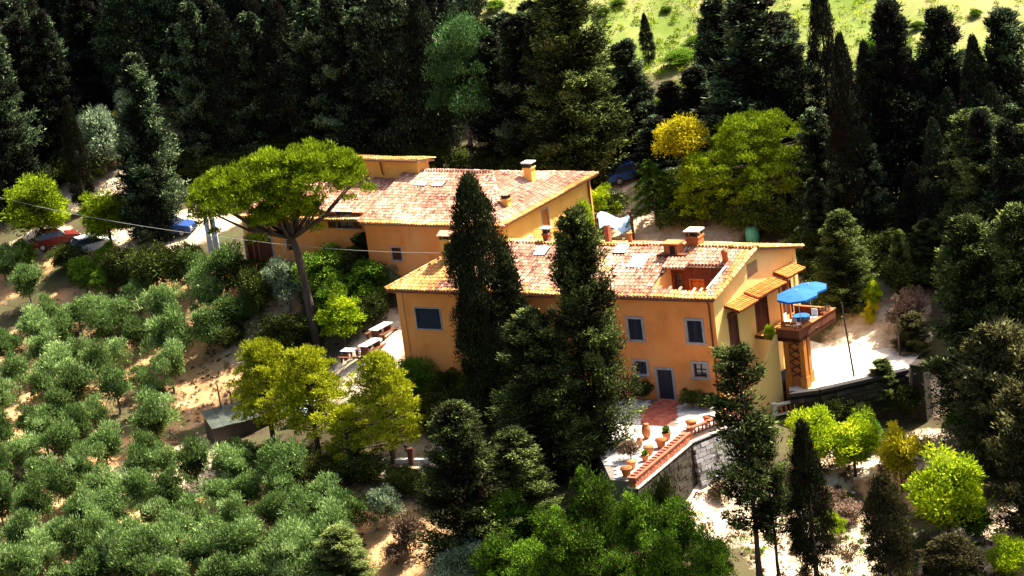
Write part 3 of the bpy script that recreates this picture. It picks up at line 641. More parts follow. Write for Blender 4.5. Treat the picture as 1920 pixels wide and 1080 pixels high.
# ------------------------------------------------------------------ foliage meshes
def unit(a): return a / (np.linalg.norm(a, axis=-1, keepdims=True) + 1e-9)
def leaf_mesh(name, C, D, Nn, L, W, tone, mat):
    D = unit(D); S = unit(np.cross(Nn, D)); n = len(C)
    L = np.broadcast_to(np.asarray(L, float), (n,))[:, None]; W = np.broadcast_to(np.asarray(W, float), (n,))[:, None]
    vs = np.stack([C, C + D * L * .45 + S * W * .5, C + D * L, C + D * L * .45 - S * W * .5], 1).reshape(-1, 3)
    me = bpy.data.meshes.new(name)
    me.vertices.add(4 * n); me.vertices.foreach_set('co', vs.astype(np.float32).ravel())
    me.loops.add(4 * n); me.loops.foreach_set('vertex_index', np.arange(4 * n, dtype=np.int32))
    me.polygons.add(n); me.polygons.foreach_set('loop_start', np.arange(0, 4 * n, 4, dtype=np.int32))
    me.update(calc_edges=True)
    at = me.attributes.new("tone", 'FLOAT', 'POINT'); at.data.foreach_set('value', np.repeat(np.clip(tone, 0, 1), 4).astype(np.float32))
    me.materials.append(M[mat] if isinstance(mat, str) else mat)
    return me
def clump_leaves(rng, cen, rad, n, up=0.25, outw=0.9, flat=1.0, shell=0.45, tone0=None, amp=.13, top=-0.5):
    """leaves on the outer shell of each ellipsoidal clump"""
    k = len(cen)
    d = unit(rng.normal(size=(k, n, 3)))
    d[..., 2] = np.where(d[..., 2] < top, -d[..., 2] * .6, d[..., 2])
    r = (shell + (1 - shell) * rng.random((k, n, 1)) ** .6)
    rad = np.asarray(rad, float); rad = rad[:, None, None] if rad.ndim == 1 else rad[:, None, :]
    C = cen[:, None, :] + d * r * rad * np.array([1, 1, flat])
    D = unit(d * outw + rng.normal(size=d.shape) * .55 + np.array([0, 0, up]))
    Nn = unit(d * 1.25 + rng.normal(size=d.shape) * .30 + np.array([0, 0, .35]))
    t0 = np.full((k, 1), .5) if tone0 is None else np.asarray(tone0)[:, None]
    tone = t0 + rng.normal(size=(k, n)) * amp + np.zeros((k, n))
    return C.reshape(-1, 3), D.reshape(-1, 3), Nn.reshape(-1, 3), tone.reshape(-1)
def cypress_crown(H, Rr, seed, mat, n=110, m=130, blunt=False):
    rng = np.random.default_rng(seed)
    t = rng.random(n) ** .85; prof = np.minimum(1, (1 - t) * 1.9) ** .75 * np.minimum(1, .62 + t * 1.8) * (1 - .18 * t)
    if blunt: prof = np.minimum(1, (1 - t) * 3.4) ** .6 * (1 - .2 * t)
    a = rng.random(n) * 6.283; r = Rr * prof * (.60 + .25 * rng.random(n))
    cen = np.stack([np.cos(a) * r, np.sin(a) * r, H * (.04 + .90 * t)], 1)
    rad = np.stack([Rr * .34 * (.5 + .6 * prof)] * 2 + [np.full(n, .055 * H)], 1)
    C, D, Nn, tone = clump_leaves(rng, cen, rad, m, up=1.4, outw=.5, tone0=.45 + rng.normal(size=n) * .12, amp=.15)
    return leaf_mesh('crown', C, D, Nn, .13 + .17 * rng.random(len(C)), .06, tone, mat)
def conifer_crown(H, Rr, seed, mat, n=230, droop=-.05, base=.06, point=.62, leaf=.30, core=190, dens=16):
    rng = np.random.default_rng(seed)
    ng_ = n // 5
    tg = base + (1 - base) * (np.arange(ng_) + rng.random(ng_)) / ng_; ag = np.arange(ng_) * 2.4 + rng.normal(size=ng_) * .5; lg = .70 + .36 * rng.random(ng_) ** .8
    gi = np.arange(n) % ng_
    t = np.clip(tg[gi] + rng.normal(size=n) * .018, base, .995)
    prof = (1 - t) ** point * np.minimum(1, .55 + (t - base) * 3)
    a = ag[gi] + rng.normal(size=n) * .26
    ln = Rr * prof * lg[gi] * (.72 + .36 * rng.random(n)) * 1.12 + .18
    K_ = 7
    s = np.linspace(.30, 1, K_)[None, :]
    rise = (droop * s + .26 * s ** 3 + .5 * s * (t[:, None] ** 2) ) 
    cx = np.cos(a)[:, None] * ln[:, None] * s; cy = np.sin(a)[:, None] * ln[:, None] * s
    cz = t[:, None] * H * .97 + rise * ln[:, None]
    cen = np.stack([cx, cy, cz], -1).reshape(-1, 3)
    out = np.repeat(np.stack([np.cos(a), np.sin(a), np.full(n, .35)], 1), K_, 0)
    k = len(cen); m = dens
    w = (.10 + .28 * np.sin(np.clip(s, 0, 1) * 2.6)) * np.ones((n, 1)); w = (w * (.55 + .45 * (ln[:, None] / Rr))).reshape(-1)
    off = rng.normal(size=(k, m, 3)) * w[:, None, None] * np.array([.75, .75, .42])
    C = (cen[:, None, :] + off).reshape(-1, 3)
    D = (out[:, None, :] * .9 + rng.normal(size=(k, m, 3)) * .6 + np.array([0, 0, .25])).reshape(-1, 3)
    Nn = (off * 1.2 + rng.normal(size=(k, m, 3)) * .45 + np.array([0, 0, .8])).reshape(-1, 3)
    tone = (.5 + np.repeat(rng.normal(size=ng_)[gi] * .12, K_)[:, None] + (np.tile(s[0], n)[:, None] - .70) * .42 + rng.normal(size=(k, m)) * .13).reshape(-1)  # tips toned lighter: sunlit look put into the leaf colour
    L_ = leaf * (.6 + .8 * rng.random(len(C))); W_ = np.full(len(C), leaf * .33)
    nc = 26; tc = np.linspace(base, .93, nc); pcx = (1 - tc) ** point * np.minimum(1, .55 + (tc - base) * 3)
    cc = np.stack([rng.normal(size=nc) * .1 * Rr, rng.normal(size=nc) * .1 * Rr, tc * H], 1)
    C2, D2, N2, t2 = clump_leaves(rng, cc, np.stack([pcx * Rr * .46] * 2 + [np.full(nc, H * .055)], 1), int(core), up=.3, tone0=np.full(nc, .30), amp=.12, top=-.9)  # brown inner leaves; their dark tone also imitates deep crown shade
    C = np.concatenate([C, C2]); D = np.concatenate([D, D2]); Nn = np.concatenate([Nn, N2]); tone = np.concatenate([tone, t2])
    L_ = np.concatenate([L_, np.full(len(C2), leaf * 1.35)]); W_ = np.concatenate([W_, np.full(len(C2), leaf * .5)])
    return leaf_mesh('crown', C, D, Nn, L_, W_, tone, mat)
def round_crown(H, Rr, seed, mat, z0=.25, n=34, m=190, leaf=.2, up=.25, squash=None, lobe=.42, shell=.4, hollow=.55, amp=.13, width=.38, top=-.5):
    """irregular broad crown out of leafy lobes between z0*H and H"""
    rng = np.random.default_rng(seed)
    hz = H * (1 - z0) / 2; cz = H * z0 + hz
    d = unit(rng.normal(size=(n, 3))); d[:, 2] = np.where(d[:, 2] < -.75, -d[:, 2], d[:, 2])
    a = np.arctan2(d[:, 1], d[:, 0]); big = .86 + .22 * np.sin(a * 2 + seed) + .14 * np.sin(a * 5 + seed * 2) + .12 * rng.normal(size=n)
    r = (hollow + (.74 - hollow) * rng.random(n)) * big
    cen = d * r[:, None] * np.array([Rr, Rr, hz]) + np.array([0, 0, cz])
    rad = lobe * min(Rr, hz * 1.2) * (.5 + .95 * rng.random(n) ** 1.5)
    C, D, Nn, tone = clump_leaves(rng, cen, rad, m, up=up, tone0=.5 + rng.normal(size=n) * .13, amp=amp, shell=shell, top=top)
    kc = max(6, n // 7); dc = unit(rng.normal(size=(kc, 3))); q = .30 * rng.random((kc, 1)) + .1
    C2, D2, N2, t2 = clump_leaves(rng, dc * q * np.array([Rr, Rr, hz]) + np.array([0, 0, cz]), np.full(kc, .42 * min(Rr, hz)), m, tone0=np.full(kc, .16), amp=.08, top=-.95)  # inner leaves toned dark, imitating shade inside the crown
    L_ = np.concatenate([leaf * (.65 + .7 * rng.random(len(C))), np.full(len(C2), leaf * 1.3)])
    C, D, Nn, tone = np.concatenate([C, C2]), np.concatenate([D, D2]), np.concatenate([Nn, N2]), np.concatenate([tone, t2])
    return leaf_mesh('crown', C, D, Nn, L_, L_ * 0 + leaf * width, tone, mat)
def puff_crown(cen, rad, seed, mat, m=170, leaf=.26, width=.10, flat=.75, up=.9, tone0=None):
    rng = np.random.default_rng(seed)
    C, D, Nn, tone = clump_leaves(rng, np.asarray(cen, float), np.asarray(rad, float), m, up=up, outw=1.0, flat=flat, shell=.5, amp=.15, top=-.15,
                                  tone0=.5 + rng.normal(size=len(cen)) * .09 if tone0 is None else tone0)
    return leaf_mesh('crown', C, D, Nn, leaf * (.7 + .6 * rng.random(len(C))), width, tone, mat)
def frond_crown(H, Rr, seed, mat, n=26):
    """drooping feathery fronds in tiers"""
    rng = np.random.default_rng(seed); Cs = []; Ds = []
    for i in range(n):
        t = .2 + .75 * i / n; a = i * 2.4 + rng.random(); ln = Rr * (1.05 - t) * (.8 + .4 * rng.random()) + .3
        s = np.repeat(np.linspace(.12, 1, 22), 12)
        p = np.stack([np.cos(a) * ln * s, np.sin(a) * ln * s, t * H + ln * (.25 * s - .75 * s ** 2)], 1) + rng.normal(size=(len(s), 3)) * np.array([.10, .10, .06])
        Cs.append(p); Ds.append(np.stack([np.full(len(s), np.cos(a)), np.full(len(s), np.sin(a)), -.7 * s], 1) + rng.normal(size=(len(s), 3)) * .5)
    C = np.concatenate(Cs); D = np.concatenate(Ds)
    return leaf_mesh('crown', C, D, rng.normal(size=C.shape) * .5 + np.array([0, 0, .9]), .3 * (.6 + .8 * rng.random(len(C))), .08, .5 + .15 * rng.normal(size=len(C)), mat)
def trunk_mesh(H, r0, seed, mat='bark', limbs=0, spread=1.0, top=.9, lean=(0, 0), fork=.4):
    rng = random.Random(seed); mb = MB(); pts = []; k = 7
    for i in range(k):
        t = i / (k - 1)
        pts.append((lean[0] * t + rng.uniform(-.05, .05) * H * .08 * (t > 0), lean[1] * t + rng.uniform(-.05, .05) * H * .08 * (t > 0), -.5 + (H * top + .5) * t))
    mb.tube(pts, [r0 * (1.35 if i == 0 else 1 - .8 * i / (k - 1)) for i in range(k)], 8)
    for l in range(limbs):
        a = l * 2.4 + rng.random(); z = H * (fork + (.75 - fork) * rng.random()); q = Vector((lean[0] * z / H, lean[1] * z / H, z)); ln = spread * (.55 + .5 * rng.random())
        e = q + Vector((math.cos(a) * ln, math.sin(a) * ln, ln * (.5 + .5 * rng.random())))
        md = q.lerp(e, .5) + Vector((rng.uniform(-.1, .1), rng.uniform(-.1, .1), .08)) * ln
        mb.tube([q, md, e], [r0 * .5, r0 * .34, r0 * .12], 6)
    me = bpy.data.meshes.new('trunk'); me.from_pydata(mb.v, [], mb.f); me.update(); me.materials.append(M[mat])
    me.polygons.foreach_set('use_smooth', [True] * len(me.polygons))
    return me

POOL = {}
def pool(key, items): POOL[key] = items                # [(crown mesh, trunk mesh, design height, design radius)]
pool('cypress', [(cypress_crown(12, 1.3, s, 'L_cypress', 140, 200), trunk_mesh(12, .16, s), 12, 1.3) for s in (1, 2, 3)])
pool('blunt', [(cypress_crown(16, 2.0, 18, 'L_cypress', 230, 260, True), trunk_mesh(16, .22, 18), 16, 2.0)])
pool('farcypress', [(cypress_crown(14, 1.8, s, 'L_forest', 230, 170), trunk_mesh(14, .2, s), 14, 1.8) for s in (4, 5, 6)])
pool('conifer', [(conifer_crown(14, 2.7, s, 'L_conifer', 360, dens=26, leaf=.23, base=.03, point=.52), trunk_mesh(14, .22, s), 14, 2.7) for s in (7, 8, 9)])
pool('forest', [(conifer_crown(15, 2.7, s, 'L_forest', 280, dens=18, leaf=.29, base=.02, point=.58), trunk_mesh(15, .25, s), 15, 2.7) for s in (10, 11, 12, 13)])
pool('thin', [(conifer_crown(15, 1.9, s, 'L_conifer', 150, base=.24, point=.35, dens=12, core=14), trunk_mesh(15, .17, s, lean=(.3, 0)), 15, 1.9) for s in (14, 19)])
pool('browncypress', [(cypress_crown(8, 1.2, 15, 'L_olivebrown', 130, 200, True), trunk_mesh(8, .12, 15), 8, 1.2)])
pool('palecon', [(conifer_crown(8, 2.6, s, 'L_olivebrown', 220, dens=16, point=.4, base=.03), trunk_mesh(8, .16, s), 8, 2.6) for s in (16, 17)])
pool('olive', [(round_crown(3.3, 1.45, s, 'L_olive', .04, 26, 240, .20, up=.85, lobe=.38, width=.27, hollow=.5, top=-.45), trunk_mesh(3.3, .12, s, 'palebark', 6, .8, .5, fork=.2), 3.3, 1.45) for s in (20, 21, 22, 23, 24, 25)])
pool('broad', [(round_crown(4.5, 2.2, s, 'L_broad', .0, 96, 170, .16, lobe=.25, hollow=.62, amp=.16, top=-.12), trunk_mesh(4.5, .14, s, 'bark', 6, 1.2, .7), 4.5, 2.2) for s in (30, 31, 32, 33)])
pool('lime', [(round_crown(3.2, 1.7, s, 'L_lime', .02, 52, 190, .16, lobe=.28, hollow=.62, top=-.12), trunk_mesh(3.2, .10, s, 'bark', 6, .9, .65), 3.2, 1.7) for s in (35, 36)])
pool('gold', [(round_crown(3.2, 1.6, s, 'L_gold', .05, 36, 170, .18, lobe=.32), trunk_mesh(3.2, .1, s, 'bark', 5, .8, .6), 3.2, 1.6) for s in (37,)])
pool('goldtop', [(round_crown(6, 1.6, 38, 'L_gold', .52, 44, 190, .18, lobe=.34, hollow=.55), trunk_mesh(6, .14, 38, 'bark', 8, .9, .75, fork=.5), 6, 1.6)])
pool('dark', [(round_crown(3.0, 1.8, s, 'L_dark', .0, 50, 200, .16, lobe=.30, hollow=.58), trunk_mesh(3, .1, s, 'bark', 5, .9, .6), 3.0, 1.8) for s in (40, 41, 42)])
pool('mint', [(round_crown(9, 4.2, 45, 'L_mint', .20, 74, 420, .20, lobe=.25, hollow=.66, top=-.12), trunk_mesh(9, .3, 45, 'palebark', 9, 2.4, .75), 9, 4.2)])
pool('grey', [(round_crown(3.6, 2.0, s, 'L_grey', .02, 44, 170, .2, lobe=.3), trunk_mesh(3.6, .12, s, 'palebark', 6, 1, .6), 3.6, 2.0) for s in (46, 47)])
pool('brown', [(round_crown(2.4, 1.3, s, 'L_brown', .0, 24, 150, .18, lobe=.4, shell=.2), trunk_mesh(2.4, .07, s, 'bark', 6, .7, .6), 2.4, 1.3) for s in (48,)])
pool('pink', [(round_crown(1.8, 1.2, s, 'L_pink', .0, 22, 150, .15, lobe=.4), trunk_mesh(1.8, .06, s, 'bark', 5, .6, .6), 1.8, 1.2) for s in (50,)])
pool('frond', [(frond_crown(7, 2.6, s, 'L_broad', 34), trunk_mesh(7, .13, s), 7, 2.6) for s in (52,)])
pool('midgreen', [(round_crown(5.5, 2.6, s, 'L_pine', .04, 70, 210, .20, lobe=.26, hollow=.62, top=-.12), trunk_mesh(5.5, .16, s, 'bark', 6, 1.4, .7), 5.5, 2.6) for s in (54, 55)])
NAME = {'cypress': 'cypress_tree', 'farcypress': 'cypress_tree', 'blunt': 'cypress_tree', 'conifer': 'conifer_tree', 'forest': 'conifer_tree', 'thin': 'conifer_tree', 'browncypress': 'cypress_tree',
        'palecon': 'conifer_tree', 'olive': 'olive_tree', 'broad': 'broadleaf_tree', 'lime': 'broadleaf_tree', 'gold': 'broadleaf_tree', 'goldtop': 'broadleaf_tree', 'dark': 'dark_shrub', 'mint': 'broadleaf_tree',
        'grey': 'grey_shrub', 'brown': 'dry_shrub', 'pink': 'oleander_shrub', 'frond': 'feathery_tree', 'midgreen': 'broadleaf_tree'}
TR = random.Random(77)
def tree(kind, x, y, H_, R_, label, group=None, z=None, rz=None, cat=None):
    me, tk, h0, r0 = TR.choice(POOL[kind])
    z = float(terr(x, y)) - .08 if z is None else z
    nm = NAME[kind]; cat = cat or ('shrub' if 'shrub' in nm else 'tree')
    t = empty(nm, label, cat, (x, y, z), TR.uniform(0, 6.28) if rz is None else rz, group)
    t.scale = (R_ / r0, R_ / r0, H_ / h0)
    link('crown', me, t); link('trunk', tk, t)
    return t

# ------------------------------------------------------------------ ground
def ground():
    def axis(lo, a, b, hi, fine, coarse):
        xs = list(np.arange(a, b, fine)); s = coarse; x = b
        while x < hi: xs.append(x); x += s; s *= 1.25
        s = coarse; x = a - coarse
        while x > lo: xs.insert(0, x); x -= s; s *= 1.25
        return np.array(xs)
    xs = axis(-2500, -66, 34, 2500, .6, 3); ys = axis(-900, -32, 72, 4000, .6, 2.5)
    X, Y = np.meshgrid(xs, ys); Z = terr(X, Y)
    rng = np.random.default_rng(5)
    fx = [(rng.uniform(-.9, .9), rng.uniform(-.9, .9), rng.uniform(0, 6)) for _ in range(10)]
    Z = Z + sum(np.sin(X * a + Y * b + c) for a, b, c in fx) * .025
    ny, nx = X.shape
    me = bpy.data.meshes.new('ground')
    vs = np.stack([X, Y, Z], -1).reshape(-1, 3)
    idx = np.arange(nx * ny).reshape(ny, nx)
    q = np.stack([idx[:-1, :-1], idx[:-1, 1:], idx[1:, 1:], idx[1:, :-1]], -1).reshape(-1)
    n = (nx - 1) * (ny - 1)
    me.vertices.add(len(vs)); me.vertices.foreach_set('co', vs.astype(np.float32).ravel())
    me.loops.add(4 * n); me.loops.foreach_set('vertex_index', q.astype(np.int32))
    me.polygons.add(n); me.polygons.foreach_set('loop_start', np.arange(0, 4 * n, 4, dtype=np.int32))
    me.update(calc_edges=True)
    cov = np.zeros((len(vs), 4), np.float32); cov[:, 3] = 1
    for x, y, r, ch, st in COVER:
        d = np.hypot(vs[:, 0] - x, vs[:, 1] - y); w = np.clip(1.35 - d / r, 0, 1) * st
        cov[:, ch] = np.maximum(cov[:, ch], w)
    f = np.clip((vs[:, 1] - 57 + .45 * np.clip(vs[:, 0], 0, 60)) / 6, 0, 1) * np.clip((vs[:, 0] + 30) / 12, 0, 1)
    f = np.maximum(f, np.clip((vs[:, 0] - 36) / 6, 0, 1))
    cov[:, 2] = np.maximum(cov[:, 2], f)
    at = me.attributes.new('cover', 'FLOAT_COLOR', 'POINT'); at.data.foreach_set('color', cov.ravel())
    m, nt, out = new_mat('ground_cover'); L = nt.links
    a = N(nt, "ShaderNodeAttribute", attribute_name="cover"); sp = N(nt, "ShaderNodeSeparateColor"); L.new(a.outputs['Color'], sp.inputs[0])
    floor = ramp(nt, noise(nt, .35, 7, .7), [(0.3, (0.045, 0.032, 0.020)), (0.5, (0.075, 0.060, 0.030)), (0.7, (0.065, 0.080, 0.026))])
    soil = ramp(nt, noise(nt, .6, 8, .75), [(0.3, (0.30, 0.145, 0.062)), (0.5, (0.47, 0.27, 0.125)), (0.68, (0.56, 0.37, 0.20)), (0.8, (0.40, 0.36, 0.14))])
    pale = ramp(nt, noise(nt, .7, 9, .8), [(0.3, (0.22, 0.12, 0.06)), (0.42, (0.46, 0.31, 0.18)), (0.55, (0.62, 0.49, 0.35)), (0.7, (0.68, 0.59, 0.46))])
    fieldc = ramp(nt, noise(nt, .085, 9, .72), [(0.28, (0.08, 0.12, 0.015)), (0.42, (0.11, 0.15, 0.025)), (0.52, (0.18, 0.19, 0.055)), (0.62, (0.25, 0.205, 0.09)), (0.75, (0.20, 0.23, 0.045))])
    def edge(ch, sc_):
        ad = N(nt, "ShaderNodeMath", operation='MULTIPLY_ADD'); ad.inputs[1].default_value = .9
        sb = N(nt, "ShaderNodeMath", operation='SUBTRACT'); sb.inputs[1].default_value = .5
        L.new(noise(nt, sc_, 6, .7), sb.inputs[0]); L.new(sb.outputs[0], ad.inputs[0]); L.new(sp.outputs[ch], ad.inputs[2])
        mr = N(nt, "ShaderNodeMapRange"); mr.inputs[1].default_value, mr.inputs[2].default_value = .35, .6; L.new(ad.outputs[0], mr.inputs[0])
        return mr.outputs[0]
    c = mixc(nt, edge(0, .8), floor, soil); c = mixc(nt, edge(1, .8), c, pale); c = mixc(nt, edge(2, .3), c, fieldc)
    b = N(nt, "ShaderNodeBsdfPrincipled", i_Roughness=.95); b.inputs['Specular IOR Level'].default_value = .1
    L.new(c, b.inputs['Base Color'])
    bp = N(nt, "ShaderNodeBump", i_Strength=.6, i_Distance=.12); L.new(noise(nt, 2.2, 8, .75), bp.inputs['Height']); L.new(bp.outputs[0], b.inputs['Normal'])
    L.new(b.outputs[0], out.inputs[0])
    me.materials.append(m)
    o = link('ground', me); tag(o, 'sloping earth and grass under the grove, garden and woods', kind='structure')
    return o
# soil, pale dirt and grass patches: (x, y, radius, channel 0 soil / 1 pale / 2 grass, strength)
COVER = [
 (-46.69, 41.62, 3.6, 0, 1),
 (-49.43, 38.58, 4, 0, 0.9),
 (-51.92, 49.85, 4, 0, 0.8),
 (-33.79, 31.93, 4, 0, 0.9),
 (-39.09, 38.11, 5, 0, 0.8),
 (-31.48, 31.04, 3.2, 1, 1),
 (-31.76, 28.81, 2.5, 1, 0.9),
 (-34.19, 25.54, 3.2, 0, 1),
 (-36.36, 21.83, 3, 0, 1),
 (-35.05, 14.35, 3.4, 1, 0.9),
 (-40.07, 16.48, 3.6, 0, 1),
 (-40.04, 12.19, 3, 1, 0.9),
 (-34.45, 10.75, 3.2, 1, 1),
 (-32.18, 9.0, 3, 2, 0.7),
 (-45.03, 31.72, 7, 0, 0.75),
 (-47.82, 24.32, 7, 0, 0.75),
 (-38.77, 29.66, 6, 0, 0.75),
 (-43.87, 10.07, 7, 0, 0.75),
 (-35.91, 4.95, 7, 0, 0.75),
 (-27.66, 0.26, 7, 0, 0.75),
 (-29.91, 6.44, 4, 0, 0.7),
 (-45.28, 3.18, 6, 0, 0.75),
 (-32.46, -1.31, 6, 0, 0.75),
 (-23.18, -2.44, 4, 0, 1),
 (-21.69, -5.58, 4, 0, 1),
 (-22.35, 18.72, 4.2, 1, 1),
 (-21.56, 21.23, 3, 1, 1),
 (-23.14, 16.66, 3.5, 1, 1),
 (-21.23, 5.63, 2.6, 1, 1),
 (-19.15, 4.85, 2.2, 1, 1),
 (-23.01, 6.09, 1.8, 1, 0.9),
 (-27.84, 33.7, 3, 1, 0.7),
 (-29.62, 30.23, 2.5, 0, 0.9),
 (-24.65, 27.92, 2, 0, 0.7),
 (-39.63, 48.51, 4.4, 1, 1),
 (-36.88, 46.92, 3.6, 1, 1),
 (-42.41, 49.72, 3.4, 1, 1),
 (-45.58, 49.79, 2.2, 1, 1),
 (-49.99, 53.93, 2.6, 1, 1),
 (-51.79, 53.65, 2, 1, 1),
 (-35.11, 46.52, 2.5, 1, 1),
 (-44.71, 61.3, 4.5, 1, 1),
 (-46.63, 62.02, 4, 1, 1),
 (-42.8, 60.74, 3, 1, 1),
 (-45.4, 65.43, 4, 0, 0.8),
 (0.21, 28.45, 3.6, 1, 1),
 (2.45, 27.51, 3, 1, 1),
 (-1.92, 30.81, 3, 1, 0.9),
 (-3.19, 38.82, 3, 1, 1),
 (-2.05, 37.69, 3, 1, 1),
 (8.51, 22.79, 3, 1, 1),
 (8.57, 20.82, 2.4, 1, 1),
 (11.06, 8.94, 4, 1, 1),
 (12.5, 12.41, 3, 1, 1),
 (11.92, 15.16, 2.4, 1, 1),
 (13.13, 10.16, 2.2, 1, 1),
 (-2.49, -7.5, 3, 1, 1),
 (-2.83, -5.52, 2, 1, 1),
 (-1.76, -9.13, 2.6, 1, 1),
 (0.99, -9.95, 2.4, 1, 1),
 (1.74, -13.54, 2.4, 1, 1),
 (5.03, -8.73, 2.6, 1, 1),
 (4.89, -13.37, 3, 1, 1),
 (4.76, -4.67, 2.4, 1, 0.9),
 (7.62, 2.08, 2.2, 1, 1),
 (7.36, -2.95, 2.2, 1, 1),
 (10.44, -7.53, 2.2, 0, 1),
 (8.63, -5.02, 2, 0, 1),
 (13.09, -4.22, 2.2, 1, 0.9),
 (12.38, -1.06, 2.2, 1, 1),
 (13.35, -13.43, 2.6, 1, 1),
 (14.31, -11.99, 2, 1, 1),
 (11.28, -15.72, 2.4, 1, 1),
 (0.97, -5.79, 2, 1, 0.9),
 (14.06, 3.48, 1.6, 1, 1)]
ground()

def tufts(name, label, spots, mat, hgt, seed, per=46):
    """low tufts nobody could count: one object"""
    rng = np.random.default_rng(seed); cs = []; rs = []
    for x, y, r, n in spots:
        a = rng.random(n) * 6.283; q = np.sqrt(rng.random(n)) * r; X = x + np.cos(a) * q; Y = y + np.sin(a) * q
        cs.append(np.stack([X, Y, terr(X, Y) + hgt * .2], 1)); rs.append(hgt * (.35 + .9 * rng.random(n) ** 2))
    cs = np.concatenate(cs); rs = np.concatenate(rs)
    C, D, Nn, t = clump_leaves(rng, cs, rs, per, up=.6, flat=.8, tone0=.5 + rng.normal(size=len(cs)) * .2, shell=.2)
    tag(link(name, leaf_mesh(name, C, D, Nn, hgt * .4, hgt * .14, t, mat)), label, kind='stuff')
tufts('dry_brush', 'dry brown brush on the pale slope and bank', [
 (1.31, -10.0, 3.5, 26),
 (4.8, -6.26, 3.5, 34),
 (5.63, -10.86, 3.5, 34),
 (10.44, -7.53, 3.5, 30),
 (11.51, -14.64, 3.5, 36),
 (-1.52, -7.33, 2.5, 12),
 (9.59, -1.62, 3, 22),
 (12.63, -3.2, 3, 20),
 (2.25, -14.26, 3, 20),
 (7.36, -2.95, 3, 16)], 'L_brown', .55, 91)
tufts('weeds', 'green weeds on the pale slope', [
 (2.63, -7.58, 4, 20),
 (5.5, -13.46, 4, 30),
 (8.99, -11.62, 4, 30),
 (12.99, -15.03, 4, 40),
 (-0.01, -12.63, 3, 14),
 (6.1, -0.77, 3, 14)], 'L_broad', .45, 92)
tufts('dry_grass', 'tufts of grass between the olive trees', [
 (-47.01, 40.29, 5, 40),
 (-48.28, 28.11, 8, 70),
 (-40.83, 29.95, 8, 70),
 (-34.49, 22.89, 5, 40),
 (-39.42, 13.51, 5, 45),
 (-33.7, 10.44, 4, 45),
 (-42.38, 5.98, 9, 80),
 (-31.52, 1.31, 9, 80),
 (-31.32, 29.53, 4, 30),
 (-22.83, -2.62, 4, 30),
 (-31.5, 30.57, 3, 40),
 (-33.41, 27.0, 3, 40),
 (-28.83, 29.09, 3, 30),
 (-24.8, 23.52, 3, 24),
 (-41.41, 48.4, 4, 30),
 (-36.41, 22.7, 3, 30),
 (-21.96, 5.13, 3, 26)], 'L_olivebrown', .28, 93)
tufts('meadow_grass', 'grass clumps over the bright field', [
 (1.61, 67.3, 22, 260),
 (6.3, 67.49, 22, 260),
 (23.32, 59.07, 24, 220),
 (28.8, 53.46, 24, 220),
 (2.84, 62.32, 12, 160)], 'L_pine', .6, 94, 30)

def stones_on_ground():
    """loose stones and clods on the bare soil and banks: one object"""
    rng = np.random.default_rng(17); mb = MB()
    for x, y, r, n in [
 (-46.62, 40.81, 4, 60),
 (-34.19, 25.54, 3, 50),
 (-35.84, 19.8, 3, 50),
 (-39.97, 15.51, 3, 50),
 (-34.08, 10.6, 3, 40),
 (-31.29, 30.46, 3, 40),
 (-22.35, 18.23, 3, 20),
 (-2.1, -6.94, 2.5, 60),
 (0.9, -10.65, 3, 70),
 (5.13, -8.11, 4, 110),
 (5.19, -13.41, 4, 110),
 (10.44, -7.53, 3, 70),
 (12.34, -13.71, 4, 90),
 (11.39, 10.59, 3, 40),
 (-22.84, -3.19, 4, 60),
 (11.98, 13.51, 3, 40)]:
        for _ in range(n):
            a = rng.random() * 6.283; q = math.sqrt(rng.random()) * r; s_ = .05 + .16 * rng.random() ** 3; px_, py_ = x + math.cos(a) * q, y + math.sin(a) * q
            z_ = float(terr(px_, py_)); ax = Vector(rng.normal(size=3)).normalized(); ay = ax.orthogonal().normalized()
            mb.box((px_, py_, z_ + s_ * .2), s_ * 1.4, s_, s_ * .8, ax, ay, ax.cross(ay), tone=float(np.clip(rng.normal(.6, .25), 0, 1)), taper=.7)
    tag(mb.build('loose_stones', 'wallstone_pale', tone=True), 'loose stones and clods on the bare ground', kind='stuff')
M['wallstone_pale'] = toned('pale_field_stone', [(0.0, (0.16, 0.10, 0.06)), (0.5, (0.38, 0.29, 0.20)), (1.0, (0.58, 0.50, 0.42))], 0.95, 3.0, 0.4)
stones_on_ground()
# ------------------------------------------------------------------ terrace, walls and drives
def W3(p, z): return V((p[0], p[1], z))
TPA, TPB, TPC = V((0.75, -2.55, 0)), V((-2.75, -5.15, 0)), V((-6.55, -11.6, 0))   # parapet line: corner by the house, bend, near end
TE0 = FR + V((.75, -.55, 0))
tp = [FR + uh * 9.0, TE0, TPA, TPB, TPC, TPC + V((-1.4, .9, 0)), FR + uh * 9.0 + V((-1.2, -3.5, 0))]
mb = MB(); mb.prism(tp[::-1], -7.5, -.06); tag(mb.build('terrace', 'mortar'), 'raised paved terrace in front of the farmhouse door', kind='structure')
def slabs(poly, au, origin, w, l, z, th, seed, holes=()):
    au = au.normalized(); av = V((-au.y, au.x, 0)); rng = random.Random(seed); mb = MB(); n = 40
    for i in range(-n, n):
        for j in range(-n, n):
            c = origin + au * (i * w + (j % 2) * w * .5) + av * (j * l)
            if not all(inside(poly, (c + au * (a * w * .42) + av * (b * l * .42)).x, (c + au * (a * w * .42) + av * (b * l * .42)).y) for a in (-1, 1) for b in (-1, 1)): continue
            if any(inside(h, c.x, c.y) for h in holes): continue
            mb.box(c + V((0, 0, z + th / 2 + rng.uniform(-.004, .004))), w - .02, l - .02, th, au, av, tone=min(1, max(0, rng.gauss(.55, .2))))
    return mb
T2 = [(p.x, p.y) for p in tp]
dA = H(4.7, -.15, 0); dB = H(2.9, -.15, 0); dn = pf.n
